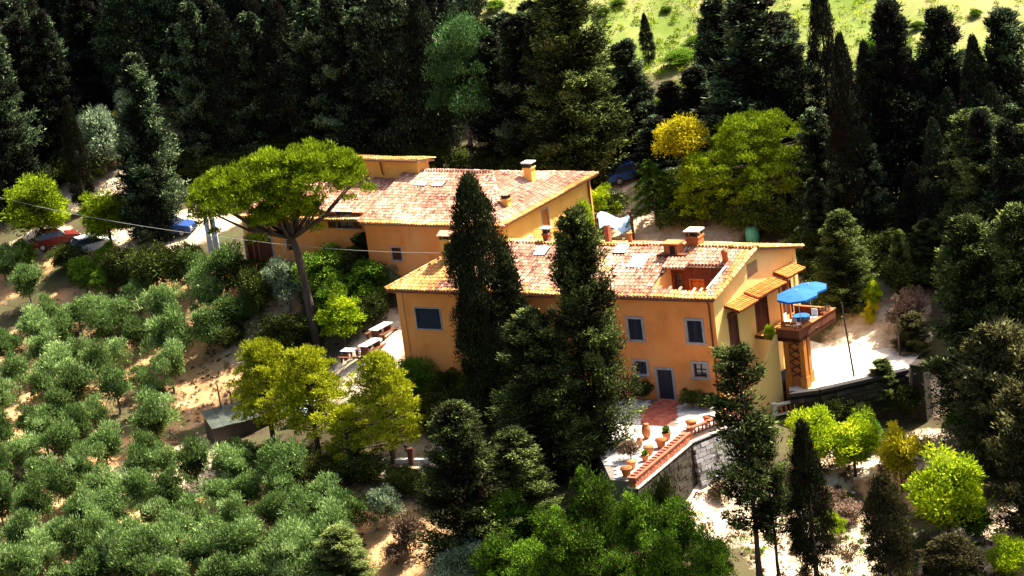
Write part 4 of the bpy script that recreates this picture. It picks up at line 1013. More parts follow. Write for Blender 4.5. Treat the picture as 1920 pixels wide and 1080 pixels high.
red = [dA, dA + dn * 3.0 - uh * .1, dA + dn * 4.6 - uh * 1.2, dB + dn * 4.6 - uh * 1.7, dB + dn * 3.0 - uh * 1.2, dB]
red2 = [(p.x, p.y) for p in red][::-1]
tag(slabs(T2, uh, FR, .62, .62, -.06, .06, 1, [red2]).build('terrace_paving', 'paving', tone=True), 'pale paving slabs of the front terrace', kind='stuff')
tag(slabs(red2, uh, FR, .32, .32, -.06, .065, 2).build('red_path', 'redpaving', tone=True), 'red cotto path crossing the terrace from the door', kind='stuff')
def stones(parent, p0, p1, zb, zt0, zt1, batter, mat, seed, w=.55, h=.30):
    """a face of separate rough stones leaning back by batter, between zb and a sloping top"""
    pl = Plane(p0, p1); rng = random.Random(seed); mb = MB(); n = max(1, int((max(zt0, zt1) - zb) / h)); 
    for j in range(n):
        x = -rng.random() * .3
        while x < pl.L:
            ww = w * rng.uniform(.6, 1.4); a = (max(0, x) + min(pl.L, x + ww)) / 2; q = min(pl.L, x + ww) - max(0, x)
            zt = zt0 + (zt1 - zt0) * a / pl.L; z = zb + h * (j + .5)
            if q > .12 and z + h * .4 < zt:
                o = (zt - z) * batter
                mb.box(pl(a, o + rng.uniform(-.02, .04), z), q - .03, .3, h - .03, pl.d, (pl.n + V((0, 0, batter))).normalized(), (V((0, 0, 1)) - pl.n * batter).normalized(), tone=min(1, max(0, rng.gauss(.5, .2))), taper=1)
            x += ww
    return part(mb, 'stones', mat, parent, tone=True, kind='stuff')
# front parapet: brick band with a pale coping, stone darkened for shade below
par = empty('parapet_wall', 'red brick parapet with pale coping on dark stone wall, running down from the terrace bend', 'wall', (TPC.x, TPC.y, -5))
pp = Plane(TPC, TPB)
mb = MB(); pbox(mb, pp, -.2, pp.L, -.42, .02, -6.8, -.42); part(mb, 'wall_core', 'mortar', par)
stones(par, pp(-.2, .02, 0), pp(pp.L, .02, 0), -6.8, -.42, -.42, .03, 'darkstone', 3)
mb = MB(); pbox(mb, pp, -.25, pp.L, -.45, .26, -.42, -.34); part(mb, 'coping', 'palestone', par)
def boxmesh(name, dims, mat):
    mb = MB(); mb.box((0, 0, 0), *dims); me = bpy.data.meshes.new(name); me.from_pydata(mb.v, [], mb.f); me.materials.append(M[mat]); return me
BRM = [boxmesh('brick', (.28, .44, .17), m_) for m_ in ('brick', 'terracotta')]
for r_ in range(3):
    for k in range(int((pp.L + .2) / .30)):
        a = -.2 + k * .30 + (r_ % 2) * .1
        o = link('brick', BRM[(k + r_) % 5 == 0], par)
        mt = Matrix((pp.d, pp.n, V((0, 0, 1)))).transposed().to_4x4(); mt.translation = pp(a + .14, -.12 + .015 * ((k * 7 + r_ * 3) % 3), -.245 + r_ * .18) - wloc(par); o.matrix_local = mt
mb = MB(); pbox(mb, pp, -.25, pp.L, -.40, .18, .21, .29); part(mb, 'cap_stone', 'brick', par)
for k in range(int(pp.L / .42)):
    mb = MB(); a = k * .42; pbox(mb, pp, a, a + .2, -.28, .04, .291, .38); part(mb, 'merlon', 'brick', par)
# balustrade beside it over a grey stone buttress
bu = empty('buttress_wall', 'sunlit grey stone buttress wall sloping out beneath the terrace balustrade', 'wall', (TPB.x, TPB.y, -5))
pq = Plane(TPB, TPA)
mb = MB(); pbox(mb, pq, .02, pq.L, -.42, 0, -6.5, -.42); part(mb, 'wall_core', 'mortar', bu)
stones(bu, pq(0.02, .1, 0), pq(pq.L, .1, 0), -6.5, -.36, -.36, .16, 'wallstone', 5, .5, .28)
mb = MB(); pbox(mb, pq, 0.02, pq.L, -.42, .30, -.40, -.30); part(mb, 'coping', 'palestone', bu)
BAL_PROF = [(.055, 0), (.075, .03), (.05, .08), (.085, .22), (.07, .34), (.04, .46), (.07, .52), (.06, .56)]
_bm = MB(); _bm.lathe((0, 0, 0), BAL_PROF, 8)
_bo = {}
def balustrade(label, p0, p1, zb, mat, step=.30, railm='palestone'):
    pl = Plane(p0, p1); b = empty('balustrade', label, 'balustrade', tuple(pl(0, 0, zb)))
    if mat not in _bo:
        me = bpy.data.meshes.new('baluster'); me.from_pydata(_bm.v, [], _bm.f); me.materials.append(M[mat]); me.polygons.foreach_set('use_smooth', [True] * len(me.polygons)); _bo[mat] = me
    mb = MB(); pbox(mb, pl, 0, pl.L, -.14, .14, zb, zb + .08); part(mb, 'plinth', railm, b)
    mb = MB(); pbox(mb, pl, -.05, pl.L + .05, -.15, .15, zb + .645, zb + .75); part(mb, 'handrail', railm, b)
    n = int(pl.L / step)
    for k in range(n):
        o = link('baluster', _bo[mat], b); o.location = pl((k + .5) * pl.L / n, 0, zb + .085) - wloc(b)
    for a in (0, pl.L):
        mb = MB(); pbox(mb, pl, a - .13, a + .13, -.13, .13, zb, zb + .70); pbox(mb, pl, a - .17, a + .17, -.17, .17, zb + .752, zb + .83); part(mb, 'pier', railm, b)
    return b
balustrade('terracotta balustrade on top of the grey buttress at the terrace corner', pq(.2, -.12, 0), pq(pq.L - .15, -.12, 0), -.30, 'brick', railm='brick')
# right-hand balustrade and drive
balustrade('pale topped balustrade with orange balusters below the drive, right of the conifer', *[tuple(p) for p in [(3.23, 1.06), (5.97, 1.64)]], -1.6, 'terracotta')
dr = [V((x, y, 0)) for x, y in [
 (4.29, 1.32),
 (6.16, 1.3),
 (12.08, 2.97),
 (14.1, 7.08),
 (14.26, 14.32),
 (12.75, 17.96),
 (9.33, 15.27),
 (5.32, 11.0)]]
mb = MB(); mb.prism(dr, -5.5, -.45); tag(mb.build('drive_base', 'darkstone', tone=True), 'dark walled base carrying the pale drive', kind='structure')
mb = MB(); cx = sum((p for p in dr), V((0, 0, 0))) / len(dr)
mb.prism([cx + (p - cx) * .995 for p in dr], -.45, -.40); tag(mb.build('drive', 'gravel'), 'bright pale gravel drive right of the house', kind='structure')
rw = empty('retaining_wall', 'dark retaining wall with low coping along the front of the pale drive', 'wall', (dr[1].x, dr[1].y, -3))
pr = Plane(dr[0], dr[1]); pr2 = Plane(dr[1], dr[2])
for k, p_ in enumerate((pr, pr2)):
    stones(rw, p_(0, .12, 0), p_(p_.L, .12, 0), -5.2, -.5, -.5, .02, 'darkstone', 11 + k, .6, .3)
    mb = MB(); pbox(mb, p_, 0 if k == 0 else .02, p_.L, -.2, .32, -.5 , -.28 - .004 * k); part(mb, 'coping', 'darkmetal', rw)
# lower stone wall at right with a pier
lw = [(7.29, 2.36), (12.93, 2.19)]
pw3 = Plane(lw[0], lw[1]); gw = empty('garden_wall', 'low dark stone wall under the drive behind the lime green bushes', 'wall', (lw[0][0], lw[0][1], -4))
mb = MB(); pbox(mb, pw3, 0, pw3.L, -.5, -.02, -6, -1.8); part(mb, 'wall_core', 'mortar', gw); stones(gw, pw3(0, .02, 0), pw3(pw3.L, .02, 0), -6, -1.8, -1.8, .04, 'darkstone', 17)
q = [(12.86, 2.27)][0]; mb = MB(); mb.box((q[0], q[1], -2.4), .8, .9, 5.0, (.8, -.6, 0), (.6, .8, 0)); mb.box((q[0], q[1], .16), 1.0, 1.1, .14, (.8, -.6, 0), (.6, .8, 0)); pi_ = mb.build('stone_pier', 'darkstone', tone=True); tag(pi_, 'tall square stone pier at the right end of the drive wall', 'pier')

# ------------------------------------------------------------------ pots and terrace things
def pot_proto(kind, plant=True):
    e = empty('terracotta_pot', 'x', 'pot')
    mb = MB(); prof = {'pot': [(.13, 0), (.15, .03), (.20, .28), (.235, .30), (.235, .36), (.20, .36), (.17, .30)], 'jar': [(.16, 0), (.30, .30), (.36, .6), (.30, .9), (.20, 1.02), (.25, 1.08), (.23, 1.10), (.15, 1.0)]}[kind]
    o = mb.lathe((0, 0, 0), prof, 12).build('vessel', 'terracotta', e, smooth=True)
    if kind == 'pot' and plant:
        link('plant', round_crown(.36, .19, 61, 'L_broad', 0, 10, 40, .09, lobe=.5), e).location = (0, 0, .28)
    return e
P0, J0, E0 = pot_proto('pot'), pot_proto('jar'), pot_proto('pot', False)
_used = {}
def put(proto, x, y, z, label, s=1.0, group=None):
    o = proto if proto.name not in _used else copy_tree(proto); _used[proto.name] = 1
    if o is not proto: _used[o.name] = 1
    o.location = (x, y, z); o.scale = (s, s, s); o['label'] = label; o.rotation_euler = (0, 0, TR.uniform(0, 6))
    if group: o['group'] = group
    elif 'group' in o: del o['group']
    return o
gpots = 'pots along the terrace parapet'
for k, (a, s, lb) in enumerate(((.08, 1.15, 'empty terracotta pot nearest the low end of the brick parapet'), (.24, 1.0, 'second terracotta pot up from the low end of the brick parapet'), (.42, .8, 'smallest planted pot in the row behind the brick parapet'),
        (.56, 1.1, 'empty terracotta pot halfway up the row behind the brick parapet'), (.72, 1.15, 'empty terracotta pot just below the bend of the parapet'), (.9, 1.0, 'planted pot at the bend where brick parapet meets balustrade'))):
    p = pp(pp.L * a, -.85 - .25 * (k % 2), 0); put(P0 if k in (2, 5) else E0, p.x, p.y, 0, lb, s * 1.35, gpots)
for a, s, lb in ((.22, 1.3, 'large terracotta pot behind the terrace balustrade, left one of three'), (.52, 1.0, 'middle terracotta pot behind the terrace balustrade'), (.8, 1.4, 'planted pot closest to the house corner behind the balustrade')):
    p = pq(pq.L * a, -.75, 0); put(P0 if a > .7 else E0, p.x, p.y, 0, lb, s * 1.25, gpots)
for (x, y), s, lb in zip([(-5.25, -4.53), (-5.79, -5.89)], (.85, .55), ('tall terracotta oil jar standing on the sunlit terrace', 'small terracotta jar beside the tall one on the terrace')): put(J0, x, y, 0, lb, s)
for (x, y), s, lb in zip([
 (0.99, 0.12),
 (1.28, -0.85),
 (0.84, -1.71),
 (1.6, 0.62)], (1.6, 1.4, 1.3, 1.5), ('terracotta pot at the house corner, rearmost on the left', 'terracotta pot at the house corner, front right', 'terracotta pot at the house corner beside the balustrade end', 'terracotta pot at the house corner, against the gable wall')): put(E0, x, y, 0, lb, s, 'pots clustered at the house corner')
(x, y), = [(-6.51, -7.92)]
tree('brown', x, y, 1.3, .9, 'dry straw coloured bush beside the low end of the terrace', z=0)
for (x, y), hh, rr_, lb in zip([(-4.85, 2.54), (-1.92, 0.05), (-0.97, -0.55)], (1.5, 1.25, 1.1), (.75, .95, .8), ('rounded dark shrub left of the front door', 'dark clipped shrub right of the front door', 'dark low shrub between the door shrub and the drainpipe')): tree('dark', x, y, hh, rr_, lb, z=-.02)

# ------------------------------------------------------------------ parasols, table, chairs on the balcony
def parasol(x, y, z, h, rad, label, group, tilt=0.05):
    e = empty('parasol', label, 'parasol', (x, y, z), 0, group)
    mb = MB(); n = 8; ring = [(rad * math.cos(2 * math.pi * (k + .3) / n), rad * math.sin(2 * math.pi * (k + .3) / n)) for k in range(n)]
    vs = [(0, 0, h)] + [(a, b, h - .27) for a, b in ring] + [(a * 1.01, b * 1.01, h - .40) for a, b in ring] + [(a * .55, b * .55, h - .11) for a, b in ring]
    fs = []
    for k in range(n):
        j = (k + 1) % n; fs += [(0, 1 + 2 * n + k, 1 + 2 * n + j), (1 + 2 * n + k, 1 + k, 1 + j, 1 + 2 * n + j), (1 + k, 1 + n + k, 1 + n + j, 1 + j)]
    mb.add(vs, fs); mb.build('canopy', 'bluecloth', e)
    mb = MB(); mb.tube([(0, 0, .05), (0, 0, h - .02)], .025, 8); mb.tube([(0, 0, h), (0, 0, h + .1)], .03, 6); po = mb.build('pole', 'white', e)
    for a, b in ring:
        mb = MB(); mb.tube([(0, 0, h - .08), (a * .97, b * .97, h - .30)], .012, 4); mb.build('rib', 'white', e)
    mb = MB(); mb.lathe((0, 0, 0), [(.25, 0), (.25, .06), (.06, .1), (.04, .3)], 10); mb.build('foot', 'darkmetal', e)
    e.rotation_euler = (tilt, -tilt, 0)
p = G(5.3, 3.0, DZ + .03); parasol(p.x, p.y, p.z, 2.95, 1.36, 'nearer bright blue parasol over the balcony table', 'blue parasols on the balcony')
p = G(6.5, 3.1, DZ + .03); parasol(p.x, p.y, p.z, 3.0, 1.2, 'farther blue parasol partly behind the nearer one', 'blue parasols on the balcony', .03)
p = G(6.6, 2.2, DZ + .03); tb = empty('table', 'balcony table standing under the blue parasols', 'table', tuple(p))
mb = MB(); mb.lathe((0, 0, 0), [(.5, .70), (.5, .74)], 14); mb.build('tabletop', 'white', tb); mb = MB(); mb.lathe((0, 0, 0), [(.22, 0), (.04, .06), (.04, .7)], 8); mb.build('pedestal', 'white', tb)
mb = MB(); prof = [(0.02, .765), (.54, .765), (.56, .74), (.58, .48), (.56, .48)]; mb.lathe((0, 0, 0), prof, 16); o = mb.build('tablecloth', 'bluecloth'); o.location = tuple(p); tag(o, 'blue cloth hanging over the balcony table', 'tablecloth')
def chair(x, y, z, rz, label):
    e = empty('chair', label, 'chair', (x, y, z), rz, 'chairs round the balcony table')
    mb = MB(); mb.box((0, 0, .44), .44, .44, .04); mb.build('seat', 'white', e); mb = MB(); mb.box((0, .22, .70), .44, .04, .42); mb.build('backrest', 'white', e)
    for i in (-1, 1):
        for j in (-1, 1): mb = MB(); mb.box((i * .19, j * .19, .21), .04, .04, .42); mb.build('leg', 'white', e)
for a, o, r_, lb in ((5.75, 2.35, 2.2, 'white chair in front of the blue table on the balcony'), (7.4, 2.6, -.6, 'white chair behind the blue table on the balcony'), (6.3, 1.4, 1.0, 'white chair between the blue table and the house')):
    p = G(a, o, DZ + .03); chair(p.x, p.y, p.z, r_, lb)
def flowerbox(x, y, z, ax, label, mat='L_pink', L_=.9):
    e = empty('flower_box', label, 'flower box', (x, y, z), math.atan2(ax.y, ax.x), 'flower boxes on the balcony rail')
    mb = MB(); mb.box((0, 0, .09), L_, .2, .18, taper=1.1); mb.build('trough', 'terracotta', e)
    rng = np.random.default_rng(int(abs(x) * 100)); cen = np.stack([np.linspace(-L_ * .4, L_ * .4, 6), rng.normal(size=6) * .03, .24 + rng.random(6) * .06], 1)
    C, D, Nn, t_ = clump_leaves(rng, cen, np.full(6, .16), 40); link('flowers', leaf_mesh('flowers', C, D, Nn, .1, .07, t_, mat), e)
for a, o, ax, lb, m_ in ((5.2, bo - .04, pg.d, 'pink flower box on the front balcony rail, left of two', 'L_pink'), (7.9, bo - .04, pg.d, 'pink flower box on the front balcony rail, toward the far end', 'L_pink'), (b0 + .04, 2.5, pg.n, 'flower box on the side rail facing the camera', 'L_pink')):
    p = G(a, o, DZ + .62); flowerbox(p.x, p.y, p.z, ax, lb, m_)
p = G(b0 - .05, 1.25, DZ - .45); tree('lime', p.x, p.y, 1.3, .5, 'yellow green potted plant at the balcony stair head', z=p.z)
# ------------------------------------------------------------------ other garden things
def bench_table(x, y, z, rz, label, L_=2.0, top='palestone'):
    e = empty('garden_table', label, 'table', (x, y, z), rz, 'long tables in the left yard')
    for k in range(3): mb = MB(); mb.box((0, -.26 + .26 * k, .74), L_, .245, .05); mb.build('plank', top, e)
    for i in (-1, 1):
        mb = MB(); mb.box((i * L_ * .38, 0, .35), .08, .6, .7); mb.build('leg', 'brown', e)
    for s in (-1, 1):
        mb = MB(); mb.box((0, s * .68, .42), L_, .26, .05); mb.build('bench', 'brown', e)
        for i in (-1, 1): mb = MB(); mb.box((i * L_ * .38, s * .68, .2), .07, .22, .4); mb.build('leg', 'brown', e)
for (x, y), r_, lb, m_ in zip([(-23.67, 18.78), (-22.49, 18.32), (-21.7, 20.37)], (-.5, .95, .95), ('pale blue covered table nearest the yellow pines in the left yard', 'long garden table in the middle of the left yard', 'long garden table closest to the house corner'), ('paleblue', 'palestone', 'palestone')):
    bench_table(x, y, float(terr(x, y)), r_, lb, 1.9, m_)
def car(x, y, z, rz, paint, label):
    e = empty('parked_car', label, 'car', (x, y, z), rz, 'cars parked by the left track')
    prof = [(-2.0, .35), (-2.05, .72), (-1.75, .86), (-1.0, .92), (1.15, .95), (1.95, .80), (2.05, .55), (2.0, .35)]
    def ext(pr, w0, w1=None):
        mb = MB(); n = len(pr); w1 = w1 or w0
        v = [(a, -w0 / 2, b) for a, b in pr] + [(a, w0 / 2, b) for a, b in pr]
        mb.add(v, [tuple(range(n)), tuple(range(n, 2 * n))[::-1]] + [(i, n + i, n + (i + 1) % n, (i + 1) % n) for i in range(n)]); return mb
    body = ext(prof, 1.66); body.build('body', paint, e)
    mb = MB(); lo = [(-1.55, -.76, .9), (.95, -.76, .945), (.95, .76, .945), (-1.55, .76, .9)]; hi = [(-1.05, -.60, 1.40), (.25, -.60, 1.42), (.25, .60, 1.42), (-1.05, .60, 1.40)]
    mb.add(lo + hi, [(0, 1, 5, 4), (1, 2, 6, 5), (2, 3, 7, 6), (3, 0, 4, 7)]); mb.build('window', 'glass', e)
    mb = MB(); mb.box((-.4, 0, 1.425), 1.34, 1.24, .05); mb.build('roof', paint, e)
    for i in (-1.25, 1.25):
        for j in (-1, 1):
            mb = MB(); mb.tube([(i, j * .70, .31), (i, j * .86, .31)], .31, 14); w_ = mb.build('wheel', 'tyre', e); mb = MB(); mb.tube([(i, j * .85, .31), (i, j * .875, .31)], .19, 10); mb.build('rim', 'rim', w_)
    for j in (-1, 1):
        mb = MB(); mb.box((1.98, j * .58, .66), .14, .3, .16); mb.build('headlight', 'lampglass', e)
        mb = MB(); mb.box((-2.02, j * .62, .66), .08, .22, .18); mb.build('tail_light', 'redcar', e)
        mb = MB(); mb.box((.75, j * .88, .98), .12, .14, .1); mb.build('mirror', paint, e)
for (px_, r_, pm, lb) in ((0, .35, 'redcar', 'dark red car parked under the yellow green trees at the left'), (1, .5, 'whitecar', 'white car with blue windscreen beside the dark hedge at the left'), (2, -.3, 'bluecar', 'small blue car on the sunlit yard left of the concrete post'), (3, .3, 'bluecar', 'dark blue car half hidden in shade behind the rear farmhouse')):
    x, y = [
 (-48.73, 52.39),
 (-45.45, 49.35),
 (-38.57, 47.22),
 (-2.04, 40.81)][px_]; car(x, y, float(terr(x, y)) + .02, r_, pm, lb)
(x, y), = [(-34.76, 40.67)]; z = float(terr(x, y)); e = empty('concrete_post', 'pale blue grey concrete utility post at the edge of the left yard', 'post', (x, y, z - .3))
mb = MB(); mb.box((-.18, 0, 1.75), .34, .4, 3.7, taper=.9); mb.build('shaft', 'concrete', e); mb = MB(); mb.box((.30, .1, 1.7), .42, .5, 3.6, taper=.95); mb.build('meter_cabinet', 'concrete', e); mb = MB(); mb.box((0, 0, 3.68), 1.0, .6, .1); mb.build('cap', 'palestone', e)
POST = V((x, y, z + 3.0))
def wire(name, label, a, b, sag, r_=.015):
    a, b = V(a), V(b); mb = MB(); mb.tube([a.lerp(b, t) - V((0, 0, sag * 4 * t * (1 - t))) for t in np.linspace(0, 1, 14)], r_, 5); tag(mb.build(name, 'wire'), label, 'cable')
wire('cable', 'pale overhead cable crossing from the left trees to the concrete post', (-53.05, 53.12, 7.50), (-33.88, 34.00, 6.60), .3)
wire('cable', 'pale overhead cable from the concrete post to the chimney of the nearer house', (-33.71, 33.92, 6.60), H(20.4, 3.3, 8.4), .35)
wire('cable', 'short cable slanting down the front of the rear farmhouse', (-22.74, 30.19, 6.50), (-24.75, 29.52, 5.00), .1)
for (x, y, hh, lean, lb) in ((*[(8.88, 2.99)][0], 7.0, (-.5, .3), 'thin dark leaning pole in front of the sunlit drive'), (*[(-33.29, 17.45)][0], 3.6, (-.05, .05), 'dark wooden pole beside the grey roofed shed'), (*[(-32.79, 19.64)][0], 2.2, (0, 0), 'short thin pole behind the wooden pole by the shed'), (*[(12.23, 6.1)][0], 5.0, (0, 0), 'thin rusty pole at the right edge of the drive')):
    z = float(terr(x, y)); mb = MB(); mb.tube([(0, 0, -.4), (lean[0], lean[1], hh)], [.08, .05], 7); o = mb.build('wooden_pole', 'bark'); o.location = (x, y, z); tag(o, lb, 'pole')
(x, y), = [(-32.6, 16.69)]; z = float(terr(x, y)); sh = empty('garden_shed', 'low shed, walls darkened for shade, with grey green sheet roof under the yellow pines', 'shed', (x, y, z), .35)
mb = MB(); mb.box((0, 0, .5), 3.4, 2.2, 1.5); mb.build('wall', 'darkmetal', sh)  # walls near-black, standing in for shade under the pines
for k in range(4): mb = MB(); mb.box((-1.35 + .9 * k, 0, 1.5 + .02 * (k % 2)), .92, 2.7, .04, (1, 0, 0), (0, .97, .22)); mb.build('roof_sheet', 'sheet', sh)
mb = MB(); rng_ = random.Random(3)
g = [[(i * .35, j * .3, .5 + .4 * math.sin(i * .9) * math.cos(j * .7) + rng_.uniform(-.08, .08)) for i in range(9)] for j in range(7)]
def sheetmesh(g, name, mat, loc, label, cat, rz=0):
    mb = MB(); n = len(g[0]); vs = [p for r_ in g for p in r_]; mb.add(vs, [(j * n + i, j * n + i + 1, (j + 1) * n + i + 1, (j + 1) * n + i) for j in range(len(g) - 1) for i in range(n - 1)])
    k = len(vs); mb.add([(a, b, c - .03) for a, b, c in vs], [(j * n + i, (j + 1) * n + i, (j + 1) * n + i + 1, j * n + i + 1) for j in range(len(g) - 1) for i in range(n - 1)])
    o = mb.build(name, mat, smooth=True); o.location = loc; o.rotation_euler = (0, 0, rz); tag(o, label, cat); return o
(x, y), (x2, y2), (x3, y3) = [(-31.13, 16.34), (-27.27, 13.5), (5.22, 3.64)]
sheetmesh(g, 'tarpaulin', 'bluetarp', (x, y, float(terr(x, y)) + .35), 'dark blue tarpaulin heaped beside the shed', 'tarpaulin', .3)
sheetmesh(g, 'tarpaulin', 'concrete', (x2, y2, float(terr(x2, y2)) + .2), 'grey blue sheet under the yellow pines right of the shed', 'tarpaulin', .9)
sheetmesh([[(a * .7, b * .7, c * .8) for a, b, c in r_] for r_ in g], 'tarpaulin', 'bluetarp', (x3 - 1, y3 - .4, -.5), 'blue plastic sheeting at the foot of the balcony posts', 'tarpaulin', .6)
(x, y), (x2, y2) = [(-4.15, 29.83), (5.4, 25.75)]; gz = float(terr(x, y)); gz2 = float(terr(x2, y2))
gg = [[(-1.2 + i * .34, j * .4, 1.0 + .35 * math.sin(i * .8 + .5) + .16 * j + rng_.uniform(-.08, .08)) for i in range(8)] for j in range(5)]
fr = empty('canopy_frame', 'brown posts of a garden shelter just behind the ridge of the nearer house', 'shelter', (x, y, gz))
for i in (-1.25, 1.25):
    for j in (0, 1.6): mb = MB(); mb.box((i, j, .9), .2, .2, 2.4 if i < 0 else 1.9); mb.build('post', 'brown', fr)
sheetmesh(gg, 'canvas_cover', 'paleblue', (x, y, gz + .1), 'pale blue cloth spread over the shelter behind the ridge', 'canvas')
mb = MB(); mb.lathe((0, 0, 0), [(.48, -.2), (.52, .5), (.50, .95), (.36, 1.12), (.16, 1.18)], 14); o = mb.build('water_tank', 'teal', smooth=True); o.location = (x2, y2, gz2); tag(o, 'turquoise water tank showing above the ridge end', 'tank')
(x, y), = [(-17.98, 51.99)]; z = float(terr(x, y)); o = MB().tube([(0, 0, 0), (0, 0, 3.6)], .07, 6).box((0, 0, 3.8), .3, .3, .9).build('lamp_post', 'bluetarp'); o.location = (x, y, z); tag(o, 'blue lamp post among dark trees behind the rear house', 'lamp post')
# low white kerb wall on the path under the yellow pine, with a bench
a, b = [(-23.67, 5.86), (-18.9, 4.19)]; kw = Plane(a, b); z = float(terr(*a)); z2 = float(terr(*b))
mb = MB(); mb.box(kw(kw.L / 2, 0, (z + z2) / 2 + .12), kw.L, .35, .5, kw.d, kw.n); tag(mb.build('kerb_wall', 'palestone'), 'low pale kerb wall beside the path under the yellow pine', 'wall')
(x, y), = [(-20.14, 4.58)]; e = empty('stone_bollard', 'short dark post on the white path right of the pine trunk', 'post', (x, y, float(terr(x, y)))); mb = MB(); mb.lathe((0, 0, 0), [(.22, -.2), (.2, .85), (.24, .87), (.22, 1.0), (.05, 1.05)], 10); mb.build('shaft', 'brown', e)
# ------------------------------------------------------------------ trees
# stone pine with an umbrella of needle puffs on a leaning forked trunk
x, y = [(-26.55, 24.93)][0]; z = float(terr(x, y)); HP = 13.6
sp = empty('stone_pine', 'big umbrella shaped stone pine with bright green puffs on a bare leaning trunk', 'tree', (x, y, z))
mb = MB()
mb.tube([(0, 0, -.5), (-.15, 0, 2), (-.35, .1, 5), (-.5, .2, 7.2), (-.9, .2, 8.6)], [.42, .34, .29, .27, .24], 10)
rng = random.Random(8)
pc, prd = [], []
for cx, cy, cz, rx, ry, rzz, n in ((-4.3, .2, 11.2, 3.2, 2.9, 2.7, 130), (1.5, .2, 11.6, 3.7, 3.4, 3.1, 220), (-1.5, .7, 12.5, 3.0, 2.8, 2.0, 80), (-.9, -.4, 10.0, 2.6, 2.2, 1.1, 60)):
    for i in range(n):
        a = rng.uniform(0, 6.283); q = math.sqrt(rng.random()); el = math.sqrt(max(0, 1 - q * q))
        zz = cz + rzz * el * rng.uniform(.35, 1.05) - (rng.random() ** 2) * 1.9 * q
        pc.append((cx + rx * q * math.cos(a), cy + ry * q * math.sin(a), zz)); prd.append(rng.uniform(.40, .74))
    for l in range(7):
        a = l * .9 + rng.random(); e = Vector((cx + rx * .75 * math.cos(a), cy + ry * .75 * math.sin(a), cz + .1)); s = Vector((-.7, .2, 8.2)); md = s.lerp(e, .5) + Vector((0, 0, -.5)); mb.tube([s, md, e], [.16, .11, .04], 6)
link('crown', puff_crown(pc, prd, 9, 'L_pine', m=150, leaf=.30, width=.075, flat=.72, up=.8), sp); mb.build('trunk', 'bark', sp, smooth=True)
# yellow green young pines below the left yard
def puffpine(name, label, x, y, H_, R_, lo, n, mat, seed, group=None, lean=0):
    rng = random.Random(seed); z = float(terr(x, y)); e = empty(name, label, 'tree', (x, y, z), 0, group)
    pc, pr_ = [], []; mb = MB(); mb.tube([(0, 0, -.4), (lean * .5, 0, H_ * .5), (lean, 0, H_ * .92)], [.19, .14, .05], 8)
    for i in range(n):
        t = lo + (1 - lo) * (i + .5) / n; a = i * 2.4 + rng.uniform(-.4, .4); rr_ = R_ * (1.02 - t) ** (.34 if R_ > 5 else .55) * rng.uniform(.45, 1.0) * (1 + .28 * math.sin(3 * a + seed)) * (1.0 if t > lo + .1 else .8)
        c = Vector((lean * t + rr_ * math.cos(a), rr_ * math.sin(a), H_ * t * .97)); pc.append(c); pr_.append(rng.uniform(.28, .56) * (R_ / 3.0) ** .4)
        if i % 2 == 0: mb.tube([(lean * t, 0, H_ * t * .9 - .2), c], [.06, .02], 5)
    link('crown', puff_crown([tuple(c) for c in pc], pr_, seed, mat, m=140, leaf=.24, width=.06, flat=.7, up=.6), e); mb.build('trunk', 'bark', e, smooth=True)
for (x, y, H_, R_, lo, n, s, lb, m_) in [
 (-21.33, 4.99, 7.54, 3.46, 0.2, 160, 61, 'yellow green pine standing on the white path in front of the house corner', 'L_yellow'),
 (-26.37, 9.0, 7.29, 3.98, 0.26, 170, 62, 'broad yellow green pine right of the shed', 'L_yellow'),
 (-29.53, 12.15, 7.61, 3.42, 0.28, 140, 63, 'yellow green pine rising behind the shed', 'L_yellow'),
 (-24.11, 5.33, 4.25, 1.91, 0.1, 50, 64, 'low yellow green pine between the two taller yellow pines', 'L_yellow')]:
    puffpine('pine_tree', lb, x, y, H_, R_, lo, n, m_, s, 'yellow green pines below the left yard')
for (x, y, H_, R_, lo, n, s, lb, m_) in [(6.41, 27.28, 8.51, 5.5, 0.34, 260, 65, 'wide bright green pine behind the right end of the houses', 'L_pine'), (2.17, 28.94, 5.56, 2.53, 0.16, 90, 66, 'bright green pine below the golden shrub behind the houses', 'L_pine'), (14.3, -3.25, 2.89, 1.49, 0.5, 44, 67, 'small flat topped green pine at the right by the dark stone pier', 'L_broad')]:
    puffpine('pine_tree', lb, x, y, H_, R_, lo, n, m_, s)
